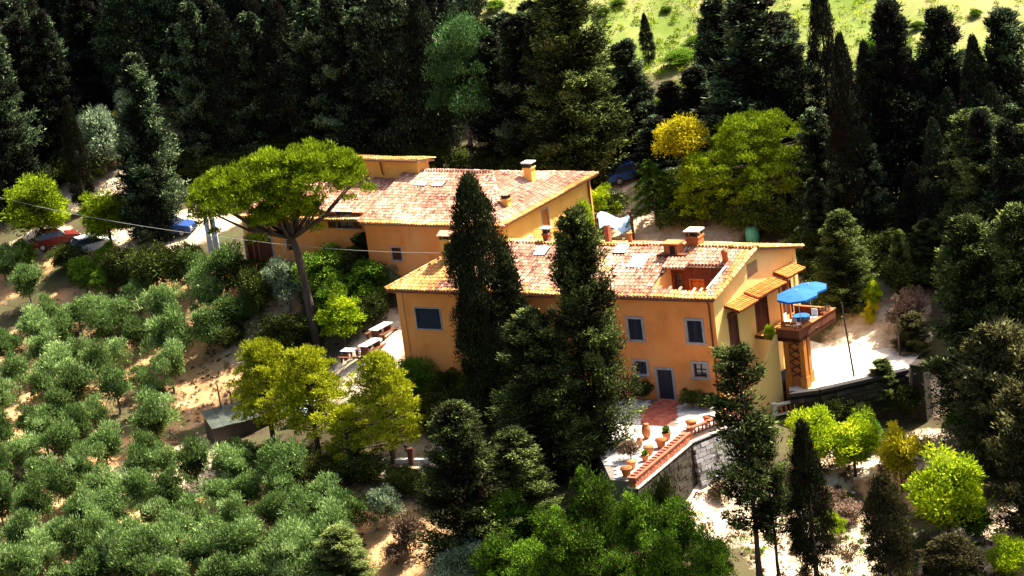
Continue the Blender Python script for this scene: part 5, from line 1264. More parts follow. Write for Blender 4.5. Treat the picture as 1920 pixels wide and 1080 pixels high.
# key trees: (px, py, height of that point above ground, kind, height, radius, label)
KEY = [
 (-14.05, 4.9, 'blunt', 17.78, 2.38, 'tall dark cypress in front of the farmhouse roof, its top against the rear roof'),
 (-15.01, 5.71, 'cypress', 13.04, 1.21, 'slender black cypress hugging the left side of the tallest one'),
 (-12.55, 4.82, 'cypress', 12.08, 1.98, 'dark cypress directly right of the tallest one, lower'),
 (-8.04, -4.47, 'conifer', 16.58, 2.71, 'tall rugged conifer in front of the roof skylights'),
 (-11.36, -5.04, 'conifer', 11.31, 3.1, 'dark bushy conifer between the tall cypress and the tall conifer, lower'),
 (-16.54, -10.77, 'conifer', 11.37, 2.93, 'dark conifer rising from the bottom edge in front of the cypresses'),
 (-13.39, -9.35, 'conifer', 7.13, 2.39, 'dark conifer low between the two bushy ones above the green bushes'),
 (-0.27, -15.55, 'thin', 14.6, 2.07, 'thin see-through conifer with bare trunk in front of the house corner'),
 (0.86, -15.65, 'thin', 10.39, 1.23, 'second thin conifer standing close beside the taller one at the house corner'),
 (2.93, -16.35, 'cypress', 10.42, 1.3, 'dark columnar cypress at the bottom right of the thin conifers'),
 (7.05, -17.15, 'browncypress', 7.02, 1.4, 'olive brown cypress at the bottom right among pale soil'),
 (10.42, -18.28, 'browncypress', 3.59, 1.82, 'low olive brown bush beside the brown cypress'),
 (-46.72, 57.67, 'cypress', 9.93, 1.11, 'narrow black cypress between the two yellow green trees at left'),
 (-39.37, 46.63, 'forest', 15.36, 2.76, 'dark conifer left of the stone pine with trunk on sunlit gravel'),
 (-40.63, 47.58, 'forest', 10.1, 2.13, 'lower dark conifer leaning against the one left of the stone pine'),
 (-33.51, 60.07, 'farcypress', 13.81, 2.7, 'black cypress with a pale lit right edge above the stone pine'),
 (-28.62, 58.82, 'farcypress', 14.32, 2.79, 'black cypress with lit tufts right above the stone pine crown'),
 (-19.16, 52.59, 'farcypress', 16.66, 3.26, 'broad black cypress behind the raised block of the rear house'),
 (-5.51, 41.93, 'conifer', 17.0, 4.25, 'huge dark conifer behind the right end of the rear house'),
 (-13.94, 48.43, 'mint', 13.13, 4.27, 'rounded blue green broadleaf tree behind the rear house chimney'),
 (-1.27, 43.43, 'forest', 10.22, 2.5, 'grey green conifer left of the small field cypress'),
 (-3.08, 44.44, 'forest', 7.94, 2.09, 'shorter grey green conifer beside the huge dark one'),
 (1.74, 61.91, 'farcypress', 4.41, 0.72, 'small pointed cypress standing alone on the bright field'),
 (7.97, 34.2, 'forest', 14.8, 4.59, 'broad dark conifer above the wide bright green pine'),
 (5.98, 43.67, 'forest', 11.87, 2.71, 'dark conifer left of the broad one at the field edge'),
 (12.59, 32.12, 'farcypress', 17.39, 1.42, 'tall black cypress cut by the top edge right of the broad conifer'),
 (12.15, 20.15, 'farcypress', 16.24, 1.68, 'tall black cypress rising right beside the wide bright green pine'),
 (15.97, 22.55, 'forest', 16.68, 3.11, 'tall dark conifer with jagged top against the field, left one of three'),
 (19.57, 23.2, 'forest', 15.08, 2.93, 'dark conifer against the field, middle one of three at right'),
 (23.42, 20.77, 'forest', 14.74, 3.27, 'dark conifer against the field, right one of three'),
 (10.07, 13.34, 'conifer', 7.24, 2.16, 'dark conifer just behind the blue parasols'),
 (13.75, 12.24, 'conifer', 4.93, 0.89, 'small grey spire conifer at the top of the drive'),
 (19.9, 14.33, 'conifer', 10.59, 3.43, 'dark conifer with lit twigs right of the drive, behind it'),
 (19.84, 12.45, 'conifer', 9.41, 3.04, 'dark conifer between the field conifers and the drive at right'),
 (22.42, 9.57, 'conifer', 10.52, 2.99, 'dark conifer cut by the right edge above drive level'),
 (15.83, -1.68, 'conifer', 14.4, 3.33, 'big dark conifer right of the stone pier'),
 (18.59, -3.03, 'conifer', 14.43, 3.14, 'big dark conifer cut by the right edge beside the one near the pier'),
 (16.09, -7.16, 'palecon', 9.37, 3.07, 'sunlit olive green conifer at the right edge below the drive'),
 (16.39, -13.9, 'palecon', 9.23, 2.64, 'dark conifer filling the lower right edge'),
 (-1.04, 30.74, 'frond', 5.49, 2.36, 'feathery drooping green tree behind the ridge end'),
 (-49.63, 52.24, 'midgreen', 6.68, 3.75, 'rounded yellow green tree over the red car at left'),
 (-43.53, 47.88, 'midgreen', 5.5, 2.82, 'yellow green tree between the narrow cypress and the dark conifer'),
 (-52.85, 60.9, 'forest', 17.26, 2.94, 'dark conifer at the left edge with lit green top')]
for x, y, k, H_, R_, lb in KEY: tree(k, x, y, H_, R_, lb)
# shrubs and small trees with a look of their own
SHR = [
 (-17.76, 7.51, 'dark', 2.61, 1.93, 'dark bush beside the slender cypress above the bottom conifer'),
 (-18.96, 8.41, 'dark', 1.8, 1.58, 'dark bush right of the front yellow pine'),
 (-5.2, -12.46, 'dark', 5.19, 1.09, 'added dark bush standing in for shade at the parapet wall foot'),  # bush added to darken the wall where shade falls
 (-23.07, 3.63, 'dark', 2.21, 1.89, 'dark bush in the shade under the yellow pines, right'),
 (-27.74, 6.58, 'dark', 2.43, 2.1, 'dark bush in the shade under the yellow pines, middle'),
 (-30.0, 9.34, 'dark', 1.9, 1.6, 'dark bush below the shed'),
 (-25.56, 4.32, 'dark', 2.4, 2.07, 'dark bush in the shade at the top of the lower grove'),
 (-20.67, 1.39, 'dark', 2.07, 1.53, 'dark bush below the white path'),
 (-18.27, -0.36, 'dark', 2.16, 1.68, 'dark bush beside the bottom conifer, left'),
 (-51.29, 50.39, 'broad', 2.71, 1.73, 'green shrub in front of the red car, left'),
 (-47.2, 47.58, 'dark', 2.46, 1.92, 'dark shrub in front of the red car, right'),
 (-43.66, 45.37, 'broad', 2.34, 1.48, 'green shrub between the dark hedge and the white car'),
 (6.82, 1.39, 'dark', 2.05, 1.19, 'dark creeper on the drive wall, leftmost'),
 (8.58, 1.55, 'dark', 1.81, 1.27, 'dark creeper on the drive wall, middle'),
 (11.67, 2.08, 'dark', 2.53, 1.19, 'dark creeper on the drive wall beside the pier'),
 (-11.91, 69.11, 'dark', 1.42, 1.39, 'dark bush low at the left end of the field'),
 (1.35, 30.61, 'goldtop', 8.08, 2.2, 'golden yellow flowering shrub beside the bright green pine'),
 (-2.09, 50.23, 'brown', 4.6, 1.9, 'brownish dry bush under the grey green conifers'),
 (-2.92, 47.02, 'brown', 3.4, 1.6, 'reddish brown bush below the brownish one behind the rear house'),
 (-1.6, 52.83, 'lime', 2.8, 1.3, 'small lime green shrub above the brown bush'),
 (-45.31, 63.52, 'grey', 6.1, 2.96, 'grey green shrub mass beside the narrow cypress at left'),
 (-42.76, 66.62, 'grey', 4.83, 2.07, 'pale silvery shrub highest in the left clearing'),
 (-43.85, 65.58, 'gold', 3.64, 1.38, 'yellow flowering shrub in the left clearing'),
 (-44.6, 63.66, 'pink', 1.6, 1.2, 'reddish shrub at the foot of the left clearing'),
 (-47.17, 66.6, 'grey', 4.4, 1.8, 'grey green shrub touching the narrow cypress'),
 (-41.84, 41.01, 'dark', 3.9, 2.28, 'dark hedge shrub nearest the white car'),
 (-39.09, 38.11, 'dark', 4.78, 2.35, 'dark hedge shrub in the middle of the hedge left of the post'),
 (-36.67, 37.32, 'dark', 4.16, 2.03, 'dark hedge shrub beside the concrete post'),
 (-31.65, 32.62, 'dark', 3.41, 2.19, 'dark rounded shrub under the doorway of the left wing'),
 (-30.88, 30.23, 'dark', 4.53, 1.77, 'dark small tree on a thin trunk left of the stone pine trunk'),
 (-28.98, 25.45, 'dark', 3.98, 2.6, 'dark domed bush at the foot of the stone pine'),
 (-33.4, 28.86, 'dark', 2.6, 1.8, 'dark shrub between olives and domed bush'),
 (-45.3, 43.39, 'broad', 3.0, 1.9, 'leafy green shrub above the bare soil patch in the grove'),
 (-43.4, 41.56, 'broad', 2.4, 1.5, 'smaller leafy green shrub beside the one above the soil patch'),
 (-25.67, 28.73, 'broad', 4.28, 2.53, 'bright green shrub right of the stone pine trunk'),
 (-28.59, 29.62, 'grey', 4.39, 2.06, 'grey green shrub left of the stone pine trunk'),
 (-22.6, 27.74, 'conifer', 4.25, 1.55, 'dark upright conifer in front of the rear house corner'),
 (-22.28, 25.22, 'broad', 3.61, 2.3, 'bright green bush left of the farmhouse hip'),
 (-20.87, 26.07, 'grey', 2.4, 1.4, 'pale flowering bush touching the farmhouse hip'),
 (-24.41, 21.98, 'lime', 3.97, 2.17, 'green bush beside the left yard tables'),
 (-22.34, 22.85, 'dark', 2.6, 1.5, 'dark bush at the back of the left yard'),
 (-24.75, 25.22, 'broad', 4.02, 2.11, 'green bush right of the domed dark bush'),
 (-19.39, 10.56, 'broad', 3.16, 1.69, 'low green shrub under the wide left window'),
 (-17.51, 9.74, 'dark', 2.48, 1.59, 'dark low shrub against the farmhouse front beside the cypresses'),
 (-16.3, 9.59, 'lime', 2.03, 0.97, 'yellow green low shrub at the foot of the slender cypress'),
 (-11.34, 30.8, 'broad', 3.6, 1.3, 'green climber bush at the corner of the rear house'),
 (-6.8, 30.25, 'lime', 4.0, 1.5, 'yellow green creeper on the ochre wall of the rear house'),
 (-5.12, 33.23, 'lime', 3.0, 1.6, 'yellow green bush behind the rear house right wall'),
 (-4.07, 33.62, 'dark', 2.6, 1.6, 'dark bush behind the pale blue cloth'),
 (1.13, 29.49, 'dark', 2.0, 2.2, 'dark ground shrub along the pale track behind the ridge'),
 (-21.86, -1.99, 'grey', 3.04, 1.42, 'blue grey shrub below the yellow pines'),
 (-20.5, -5.77, 'brown', 2.81, 1.3, 'dry brown bush beside the blue grey shrub'),
 (-21.37, -6.34, 'brown', 1.6, 1.1, 'low brown bush at the bottom of the dry patch'),
 (11.32, 11.15, 'gold', 1.5, 0.6, 'yellow flowering pot shrub at the top of the drive, upper one'),
 (11.64, 11.83, 'lime', 2.4, 0.8, 'lime green upright shrub beside the yellow pot shrubs'),
 (11.11, 10.64, 'gold', 1.2, 0.55, 'yellow flowering pot shrub at the top of the drive, lower one'),
 (13.1, 8.67, 'pink', 2.6, 1.4, 'pinkish oleander at the right edge of the drive'),
 (13.84, 9.74, 'pink', 2.2, 1.2, 'pale pink oleander behind the one at the drive edge'),
 (13.26, 6.72, 'palecon', 3.0, 1.3, 'small olive green conifer at the drive corner'),
 (4.89, -3.91, 'lime', 4.2, 2.06, 'lime green bush left of the row under the drive'),
 (7.24, -4.51, 'lime', 3.85, 2.3, 'lime green bush in the middle of the row under the drive'),
 (8.43, -1.59, 'broad', 2.6, 1.2, 'green bush tucked behind the middle lime bush'),
 (9.72, -6.51, 'gold', 4.26, 1.75, 'round tree with bright yellow top among pale soil'),
 (11.28, -12.82, 'lime', 5.42, 2.89, 'broad lime yellow tree at the right with long shadow'),
 (12.76, -13.25, 'broad', 2.4, 1.4, 'green bush at the right foot of the broad lime tree'),
 (4.67, -8.01, 'brown', 1.8, 1.4, 'dry brownish bush in the shaded hollow'),
 (5.8, -9.89, 'pink', 1.5, 1.3, 'pinkish dry shrub in the hollow right of the columnar cypress'),
 (3.66, -5.33, 'pink', 1.6, 1.3, 'pinkish shrub at the foot of the thin conifers'),
 (4.6, -11.32, 'lime', 1.8, 1.0, 'lime green sprig right of the columnar cypress'),
 (13.61, -17.69, 'lime', 2.6, 1.5, 'lime bush in the bottom right corner'),
 (10.46, 2.76, 'conifer', 3.6, 1.3, 'small blue green conifer against the drive wall'),
 (0.69, -4.59, 'lime', 1.2, 0.7, 'small lime bush at the foot of the buttress'),
 (-1.35, -6.17, 'pink', 1.2, 0.8, 'small dry shrub on the pale bank under the buttress'),
 (-14.52, -10.48, 'broad', 5.16, 1.66, 'green bush at the left end of the mass under the parapet'),
 (-11.72, -12.21, 'broad', 4.18, 1.64, 'green bush in front of the bushy conifer'),
 (-9.27, -13.21, 'broad', 6.43, 1.87, 'green bush below the tall rugged conifer'),
 (-6.68, -13.82, 'broad', 5.19, 1.63, 'bright green bush touching the low end of the parapet'),
 (-4.57, -14.3, 'broad', 4.82, 1.7, 'green bush at the right end of the mass beside the pale bank'),
 (-13.41, -14.27, 'broad', 4.18, 1.78, 'green bush in the middle of the bottom edge'),
 (-10.83, -15.53, 'broad', 5.89, 2.08, 'largest bright green bush at the bottom edge'),
 (-8.13, -16.54, 'broad', 4.06, 1.68, 'green bush right of the largest one at the bottom edge'),
 (-5.73, -17.12, 'broad', 4.89, 1.9, 'green bush at the bottom left of the thin conifers'),
 (-3.16, -17.44, 'broad', 5.08, 1.82, 'green bush at the bottom beside the twin trunks'),
 (-17.15, -12.46, 'grey', 4.4, 2.04, 'pale whitish green bush at the bottom below the dark conifer'),
 (-15.13, -13.68, 'broad', 4.87, 1.71, 'green bush right of the pale whitish one at the bottom'),
 (-24.6, -7.89, 'conifer', 4.7, 2.1, 'dark twiggy shrub at the bottom edge of the grove'),
 (-1.13, -0.88, 'dark', 0.1, 0.1, 'x')]
for x, y, k, H_, R_, lb in SHR:
    if lb != 'x': tree(k, x, y, H_, R_, lb)
# ------------------------------------------------------------------ olive grove
ORD = ['lowest', 'second', 'third', 'fourth', 'fifth', 'sixth', 'seventh', 'eighth', 'ninth', 'tenth', 'eleventh', 'twelfth', 'thirteenth', 'fourteenth', 'fifteenth', 'sixteenth', 'seventeenth', 'eighteenth', 'nineteenth', 'twentieth']
NTH = ['first'] + ORD[1:]
OLP = [
 (-48.03, -0.0, 1.07, 0, 0),
 (-45.23, -0.5, 1.13, 0, 1),
 (-42.36, -1.8, 1.03, 0, 2),
 (-40.44, -1.88, 0.98, 0, 3),
 (-37.63, -2.9, 1.13, 0, 4),
 (-35.48, -3.81, 0.86, 0, 5),
 (-32.35, -5.47, 1.16, 0, 6),
 (-30.3, -5.43, 0.97, 0, 7),
 (-28.01, -6.4, 1.18, 0, 8),
 (-25.74, -7.41, 1.14, 0, 9),
 (-46.8, 1.93, 0.97, 1, 0),
 (-44.24, 1.44, 0.86, 1, 1),
 (-41.33, 0.39, 1.12, 1, 2),
 (-39.35, -1.13, 1.16, 1, 3),
 (-36.38, -1.9, 1.05, 1, 4),
 (-33.98, -2.01, 1.02, 1, 5),
 (-31.43, -3.02, 1.17, 1, 6),
 (-28.94, -4.2, 0.98, 1, 7),
 (-26.92, -4.98, 1.2, 1, 8),
 (-24.58, -5.64, 0.88, 1, 9),
 (-48.05, 4.29, 1.02, 2, 0),
 (-45.69, 3.89, 1.11, 2, 1),
 (-43.33, 2.97, 1.04, 2, 2),
 (-40.44, 2.5, 0.91, 2, 3),
 (-38.09, 0.78, 0.97, 2, 4),
 (-35.39, 0.58, 0.89, 2, 5),
 (-33.35, -0.77, 1.12, 2, 6),
 (-30.61, -1.65, 1.09, 2, 7),
 (-27.69, -3.12, 0.99, 2, 8),
 (-25.19, -4.21, 1.06, 2, 9),
 (-47.57, 7.68, 1.16, 3, 0),
 (-45.11, 6.88, 1.13, 3, 1),
 (-41.83, 5.08, 1.14, 3, 2),
 (-39.95, 4.7, 0.95, 3, 3),
 (-37.04, 3.77, 0.87, 3, 4),
 (-34.52, 1.93, 1.19, 3, 5),
 (-31.64, 1.33, 0.94, 3, 6),
 (-28.95, 0.14, 1.11, 3, 7),
 (-27.32, -0.2, 1.14, 3, 8),
 (-24.19, -2.41, 1.06, 3, 9),
 (-49.15, 10.67, 1.15, 4, 0),
 (-46.52, 9.56, 0.95, 4, 1),
 (-43.44, 9.0, 1.09, 4, 2),
 (-40.59, 7.86, 1.06, 4, 3),
 (-38.18, 5.85, 1.05, 4, 4),
 (-36.0, 5.64, 1.19, 4, 5),
 (-32.83, 4.76, 0.88, 4, 6),
 (-31.03, 4.12, 1.01, 4, 7),
 (-28.43, 1.84, 1.08, 4, 8),
 (-25.95, 1.06, 0.96, 4, 9),
 (-48.56, 13.87, 0.98, 5, 0),
 (-45.15, 11.8, 0.87, 5, 1),
 (-42.37, 10.13, 1.12, 5, 2),
 (-39.72, 10.32, 1.01, 5, 3),
 (-37.69, 8.46, 0.91, 5, 4),
 (-34.49, 7.97, 1.09, 5, 5),
 (-32.28, 7.33, 0.99, 5, 6),
 (-29.65, 4.88, 0.95, 5, 7),
 (-26.91, 3.89, 1.18, 5, 8),
 (-49.87, 16.63, 1.19, 6, 0),
 (-47.24, 15.51, 1.03, 6, 1),
 (-44.31, 15.28, 1.14, 6, 2),
 (-41.06, 13.34, 0.96, 6, 3),
 (-38.35, 12.56, 0.88, 6, 4),
 (-36.49, 10.76, 1.12, 6, 5),
 (-31.28, 8.79, 1.0, 6, 6),
 (-49.23, 19.59, 1.14, 7, 0),
 (-45.93, 18.61, 0.93, 7, 1),
 (-43.45, 17.53, 1.07, 7, 2),
 (-37.78, 15.0, 1.1, 7, 3),
 (-51.04, 24.09, 1.14, 8, 0),
 (-47.38, 21.75, 0.85, 8, 1),
 (-45.34, 22.17, 0.99, 8, 2),
 (-42.62, 20.66, 0.88, 8, 3),
 (-50.2, 26.81, 0.9, 9, 0),
 (-46.92, 26.57, 1.06, 9, 1),
 (-44.39, 25.23, 1.18, 9, 2),
 (-41.3, 23.94, 1.07, 9, 3),
 (-38.69, 23.43, 0.98, 9, 4),
 (-51.77, 31.18, 0.93, 10, 0),
 (-49.43, 30.43, 0.88, 10, 1),
 (-46.12, 29.18, 1.16, 10, 2),
 (-43.15, 28.52, 1.13, 10, 3),
 (-39.69, 26.43, 0.87, 10, 4),
 (-37.48, 25.71, 1.04, 10, 5),
 (-50.68, 34.91, 0.87, 11, 0),
 (-47.44, 32.69, 1.07, 11, 1),
 (-44.77, 31.23, 0.97, 11, 2),
 (-42.06, 30.78, 0.95, 11, 3),
 (-38.65, 28.39, 0.87, 11, 4),
 (-36.34, 27.75, 1.09, 11, 5),
 (-49.63, 37.24, 1.09, 12, 0),
 (-46.25, 35.29, 0.88, 12, 1),
 (-43.09, 34.2, 0.86, 12, 2),
 (-40.56, 32.59, 1.07, 12, 3),
 (-37.73, 30.8, 1.02, 12, 4),
 (-34.75, 28.89, 1.13, 12, 5),
 (-47.9, 38.75, 0.85, 13, 0),
 (-45.41, 37.6, 1.06, 13, 1),
 (-41.82, 35.6, 0.91, 13, 2),
 (-38.56, 33.91, 1.16, 13, 3),
 (-36.29, 31.88, 1.04, 13, 4),
 (-32.68, 29.96, 1.16, 13, 5),
 (-53.92, 46.37, 0.86, 14, 0),
 (-50.43, 43.68, 0.86, 14, 1),
 (-40.57, 37.11, 1.03, 14, 2),
 (-34.47, 33.21, 1.12, 14, 3),
 (-52.62, 49.16, 1.14, 15, 0),
 (-35.85, 36.69, 1.05, 15, 1)]
SPECIAL = [
 (-33.36, 33.22, 1.5, 'large rounded olive at the top right corner of the grove'),
 (-34.86, 32.65, 1.25, 'large olive just below the top right one of the grove'),
 (-39.98, 38.71, 1.1, 'olive with narrow upright crown below the dark hedge'),
 (-50.0, 44.12, 1.2, 'rounded olive left of the bare soil patch'),
 (-48.59, 36.54, 1.15, 'olive standing between two bare soil patches at left'),
 (-43.73, 36.55, 1.05, 'slim olive at the right end of the bare soil patch'),
 (-37.87, 16.99, 1.35, 'big dark shaded olive left of the dirt track'),
 (-38.19, 9.59, 1.15, 'olive standing alone between the two bare openings'),
 (-36.59, 10.08, 1.0, 'small olive at the edge of the yellowish opening'),
 (-28.24, 4.21, 1.4, 'large olive at the upper right point of the lower grove'),
 (-32.08, 6.81, 1.2, 'olive at the front of the yellowish opening'),
 (-37.51, 28.97, 1.5, 'big pale olive in the centre of the upper grove')]
for x, y, s, lb in SPECIAL: tree('olive', x, y, 3.3 * s, 1.4 * s, lb, 'olive trees of the grove')
for x, y, s, r_, k_ in OLP:
    lb = f'silvery olive, {NTH[k_]} from the left in the {ORD[r_]} grove row from the bottom'
    if any(math.hypot(x - q[0], y - q[1]) < 1.7 for q in SPECIAL): continue
    tree('olive', x, y, 3.5 * s * TR.uniform(.8, 1.2), 1.55 * s * TR.uniform(.8, 1.15), lb, 'olive trees of the grove')
# ------------------------------------------------------------------ woods behind
WOODS = [
 (-54.41, 68.49, 'forest', 13.08, 2.8, 0),
 (-51.26, 65.79, 'forest', 14.79, 2.76, 0),
 (-49.12, 66.43, 'forest', 14.33, 2.42, 0),
 (-46.42, 71.62, 'forest', 11.7, 2.7, 0),
 (-42.41, 72.74, 'forest', 8.13, 2.59, 0),
 (-37.19, 61.83, 'forest', 11.99, 2.38, 0),
 (-35.85, 59.7, 'forest', 14.6, 2.24, 0),
 (-31.11, 59.54, 'forest', 13.24, 2.58, 0),
 (-25.88, 57.05, 'forest', 15.1, 2.88, 1),
 (-23.61, 55.28, 'forest', 15.55, 2.75, 1),
 (-21.59, 53.74, 'forest', 13.79, 2.51, 1),
 (-16.77, 51.18, 'farcypress', 14.93, 2.38, 1),
 (-11.67, 47.58, 'forest', 11.5, 2.76, 1),
 (-9.2, 45.54, 'forest', 13.29, 2.95, 1),
 (-7.46, 44.04, 'farcypress', 15.92, 2.3, 1),
 (0.07, 38.16, 'forest', 5.66, 2.03, 2),
 (-0.36, 44.01, 'forest', 6.43, 2.3, 2),
 (1.72, 41.68, 'forest', 6.79, 2.07, 2),
 (3.68, 40.49, 'forest', 8.0, 2.26, 2),
 (5.82, 34.72, 'forest', 9.83, 2.6, 2),
 (9.83, 31.92, 'forest', 11.69, 2.96, 2),
 (10.53, 25.57, 'forest', 9.06, 2.11, 2),
 (14.33, 24.05, 'farcypress', 13.77, 1.61, 3),
 (17.86, 23.29, 'forest', 11.62, 2.27, 3),
 (21.3, 20.64, 'farcypress', 13.52, 1.68, 3),
 (15.7, 12.76, 'conifer', 4.67, 1.61, 3),
 (16.12, 18.47, 'farcypress', 6.5, 1.38, 3),
 (18.86, 18.11, 'farcypress', 11.16, 1.57, 3),
 (21.57, 16.82, 'farcypress', 11.26, 1.65, 3),
 (20.96, 9.48, 'forest', 11.24, 2.29, 3),
 (13.13, 19.65, 'forest', 8.45, 1.86, 3),
 (17.41, 16.54, 'farcypress', 9.98, 1.46, 3),
 (19.84, 12.45, 'forest', 11.22, 2.15, 3),
 (9.69, 21.81, 'forest', 5.85, 1.5, 2),
 (11.15, 19.25, 'forest', 7.69, 1.48, 2)]
WL = ['dark conifer in the woods behind the left yard', 'dark conifer in the shade right behind the rear house', 'dark conifer in the woods behind the golden shrub', 'dark conifer in the woods right of the tall black cypress']
WN = [0, 0, 0, 0]
WOODS.sort(key=lambda w: (w[5], math.atan2(w[0] - CAM_C[0], w[1] - CAM_C[1])))
for x, y, k, H_, R_, w in WOODS:
    tree(k, x, y, H_, R_, WL[w] + ', ' + NTH[WN[w]] + ' from the left', ('woods behind the left yard', 'woods behind the rear house', 'woods behind the golden shrub', 'woods at the right')[w]); WN[w] += 1
BACK = [
 (-57.4, 75.1, -40, 0),
 (-54.4, 74.64, 22, 0),
 (-51.2, 72.96, 84, 0),
 (-47.8, 69.8, 146, 0),
 (-44.59, 67.33, 208, 0),
 (-41.55, 65.75, 270, 0),
 (-38.62, 64.74, 332, 0),
 (-35.76, 64.21, 394, 0),
 (-32.94, 64.0, 456, 0),
 (-30.13, 63.85, 518, 0),
 (-27.28, 63.1, 580, 0),
 (-24.4, 61.42, 642, 0),
 (-21.54, 59.45, 704, 0),
 (-18.74, 57.62, 766, 0),
 (-15.98, 56.02, 828, 0),
 (-56.39, 79.18, -40, 1),
 (-53.51, 79.63, 22, 1),
 (-50.65, 80.34, 84, 1),
 (-46.56, 72.91, 146, 1),
 (-43.23, 69.76, 208, 1),
 (-40.2, 68.33, 270, 1),
 (-37.3, 67.72, 332, 1),
 (-34.46, 67.68, 394, 1),
 (-31.66, 68.06, 456, 1),
 (-28.85, 68.52, 518, 1),
 (-25.96, 67.88, 580, 1),
 (-23.0, 65.43, 642, 1),
 (-20.1, 63.08, 704, 1),
 (-17.27, 61.21, 766, 1),
 (-14.48, 59.67, 828, 1),
 (-58.34, 82.05, -40, 2),
 (-55.42, 82.4, 22, 2),
 (-52.57, 83.28, 84, 2),
 (-49.72, 84.28, 146, 2),
 (-46.64, 83.91, 208, 2),
 (-42.01, 71.64, 270, 2),
 (-39.0, 70.45, 332, 2),
 (-36.12, 70.21, 394, 2),
 (-33.29, 70.56, 456, 2),
 (-30.48, 71.17, 518, 2),
 (-27.62, 71.42, 580, 2),
 (-24.69, 70.47, 642, 2),
 (-21.71, 68.06, 704, 2),
 (-18.8, 65.71, 766, 2),
 (-15.96, 63.99, 828, 2),
 (-56.98, 84.61, -40, 3),
 (-54.05, 85.14, 22, 3),
 (-51.19, 86.09, 84, 3),
 (-48.22, 86.57, 146, 3),
 (-45.0, 85.34, 208, 3),
 (-40.46, 73.1, 270, 3),
 (-37.5, 72.46, 332, 3),
 (-34.65, 72.72, 394, 3),
 (-31.82, 73.34, 456, 3),
 (-28.96, 73.78, 518, 3),
 (-26.04, 73.52, 580, 3),
 (-23.08, 72.18, 642, 3),
 (-20.11, 69.8, 704, 3),
 (-17.2, 67.7, 766, 3),
 (-14.35, 66.35, 828, 3),
 (-58.1, 86.89, -40, 4),
 (-55.08, 86.95, 22, 4),
 (-52.18, 87.83, 84, 4),
 (-49.24, 88.55, 146, 4),
 (-46.14, 88.29, 208, 4),
 (-41.59, 76.53, 270, 4),
 (-38.45, 74.6, 332, 4),
 (-35.58, 74.84, 394, 4),
 (-32.74, 75.56, 456, 4),
 (-29.87, 76.09, 518, 4),
 (-26.94, 76.05, 580, 4),
 (-23.97, 75.23, 642, 4),
 (-20.99, 73.48, 704, 4),
 (-18.03, 71.04, 766, 4),
 (-15.14, 69.46, 828, 4),
 (-56.59, 89.15, -40, 5),
 (-53.61, 89.62, 22, 5),
 (-50.68, 90.52, 84, 5),
 (-47.64, 90.76, 146, 5),
 (-44.45, 90.02, 208, 5),
 (-41.08, 87.52, 270, 5),
 (-36.94, 77.33, 332, 5),
 (-34.09, 78.14, 394, 5),
 (-31.2, 78.73, 456, 5),
 (-28.26, 78.8, 518, 5),
 (-25.28, 78.32, 580, 5),
 (-22.28, 77.21, 642, 5),
 (-19.29, 75.38, 704, 5),
 (-16.33, 73.19, 766, 5),
 (-13.43, 71.99, 828, 5)]
_r = random.Random(5)
for x, y, px, r in BACK:
    if 90 < px < 420 and r == 0 or 150 < px < 340 and r == 1: continue
    k = (px + 40) // 62
    tree(_r.choice(['forest', 'farcypress']), x + _r.uniform(-2, 2), y + _r.uniform(-3, 3), _r.uniform(12.5, 17), _r.uniform(2.2, 3.1), f'far upper left woods conifer, {NTH[k]} from the left in the {["front", "second", "third", "fourth", "fifth", "hindmost"][r]} row', 'far upper left woods')
RB = [
 (-10.19, 59.43, 'forest', 7.73, 2.46),
 (-7.88, 59.76, 'forest', 7.96, 2.68),
 (-5.81, 57.66, 'forest', 10.35, 2.66),
 (-11.15, 64.5, 'forest', 4.64, 1.94),
 (-9.37, 66.25, 'forest', 3.5, 1.6),
 (-3.21, 56.66, 'forest', 4.29, 1.99),
 (6.41, 53.26, 'forest', 6.65, 2.17),
 (8.52, 51.03, 'forest', 8.75, 2.58),
 (11.4, 47.11, 'forest', 8.19, 2.54),
 (17.02, 40.34, 'forest', 5.88, 2.05),
 (20.73, 37.09, 'forest', 5.79, 2.22),
 (23.81, 35.25, 'forest', 6.55, 2.2),
 (26.3, 33.75, 'forest', 5.69, 2.19),
 (14.12, 35.75, 'forest', 6.18, 1.61)]
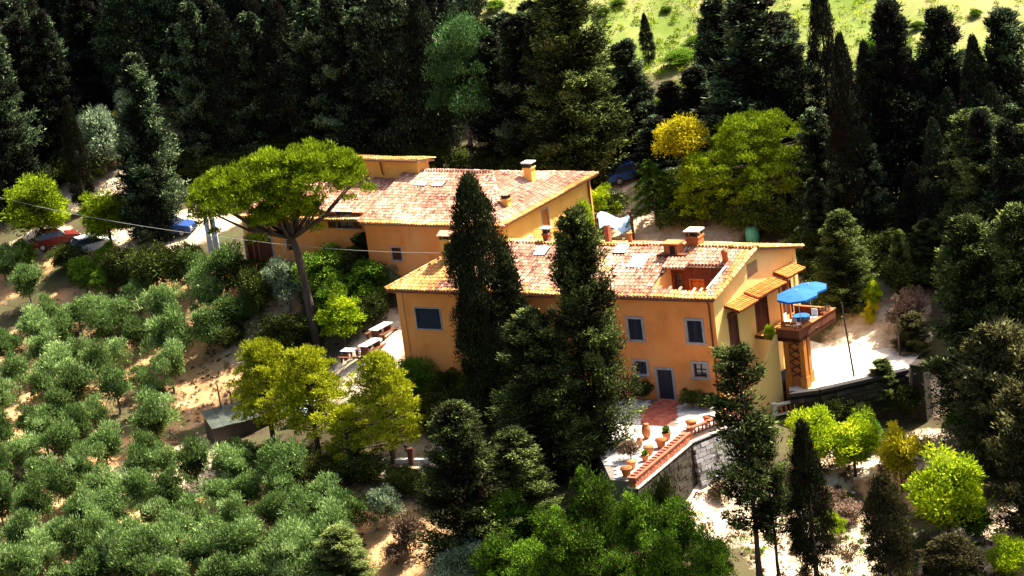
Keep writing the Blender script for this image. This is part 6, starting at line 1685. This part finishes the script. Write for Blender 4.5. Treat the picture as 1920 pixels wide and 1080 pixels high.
RBL = ['left of the rounded blue green tree', 'behind the blue green tree', 'close behind the huge dark conifer', 'at the left end of the field strip', 'small and pale on the field strip', 'right of the huge dark conifer', 'left of the broad conifer', 'behind the broad conifer, left', 'behind the broad conifer, right', 'below the leftmost of the three field conifers', 'below the gap between the field conifers', 'below the middle and right field conifers', 'under the rightmost field conifer', 'behind the tall black cypress']
for (x, y, k, H_, R_), lb in zip(RB, RBL): tree(k, x, y, H_, R_, 'dark conifer at the field edge, ' + lb, 'trees along the field edge')
FB = [
 (-10.44, 72.95),
 (-1.26, 70.62),
 (0.28, 71.68),
 (4.27, 69.78),
 (4.17, 60.2),
 (6.06, 62.4),
 (7.87, 68.61),
 (19.6, 53.9),
 (23.63, 56.21),
 (28.46, 55.84)]
for i, ((x, y), s) in enumerate(zip(FB, [.7, .6, .5, .4, 1.1, 1.0, .5, .9, .5, .45])): tree('broad', x, y, 1.5 * s, 1.6 * s, f'low green bush dotted on the bright field, {NTH[i]} from the left', 'bushes on the field')
# dark undergrowth closing the edge of the woods
UB = [
 (-53.88, 67.93),
 (-50.17, 64.5),
 (-47.67, 63.17),
 (-39.01, 59.07),
 (-36.71, 58.52),
 (-34.44, 58.18),
 (-32.22, 59.17),
 (-29.96, 58.37),
 (-27.68, 56.89),
 (-24.97, 56.4),
 (-22.26, 53.92),
 (-17.46, 50.28),
 (-15.27, 50.18),
 (-12.34, 47.17),
 (-9.91, 44.31),
 (-7.82, 43.78),
 (-0.21, 35.5),
 (1.77, 31.48),
 (3.77, 28.5),
 (5.83, 26.53),
 (7.96, 25.3),
 (9.81, 24.72),
 (11.01, 22.78),
 (9.02, 20.11),
 (8.74, 15.3),
 (9.29, 17.35),
 (13.19, 19.98),
 (12.94, 16.6),
 (14.96, 19.3),
 (14.23, 13.68)]
UL = ['behind the left yard', 'above the stone pine', 'behind the rear house', 'under the bright green pine', 'beside the top of the drive']
for i, (x, y) in enumerate(UB):
    w = 0 if i < 3 else 1 if i < 9 else 2 if i < 16 else 3 if i < 23 else 4
    tree('dark', x, y, 2.2 + (i * 5 % 4) * .35, 2.2 + (i * 3 % 4) * .25, f'undergrowth bush {UL[w]}, {NTH[i - (0, 3, 9, 16, 23)[w]]} from left', f'undergrowth {UL[w]}')
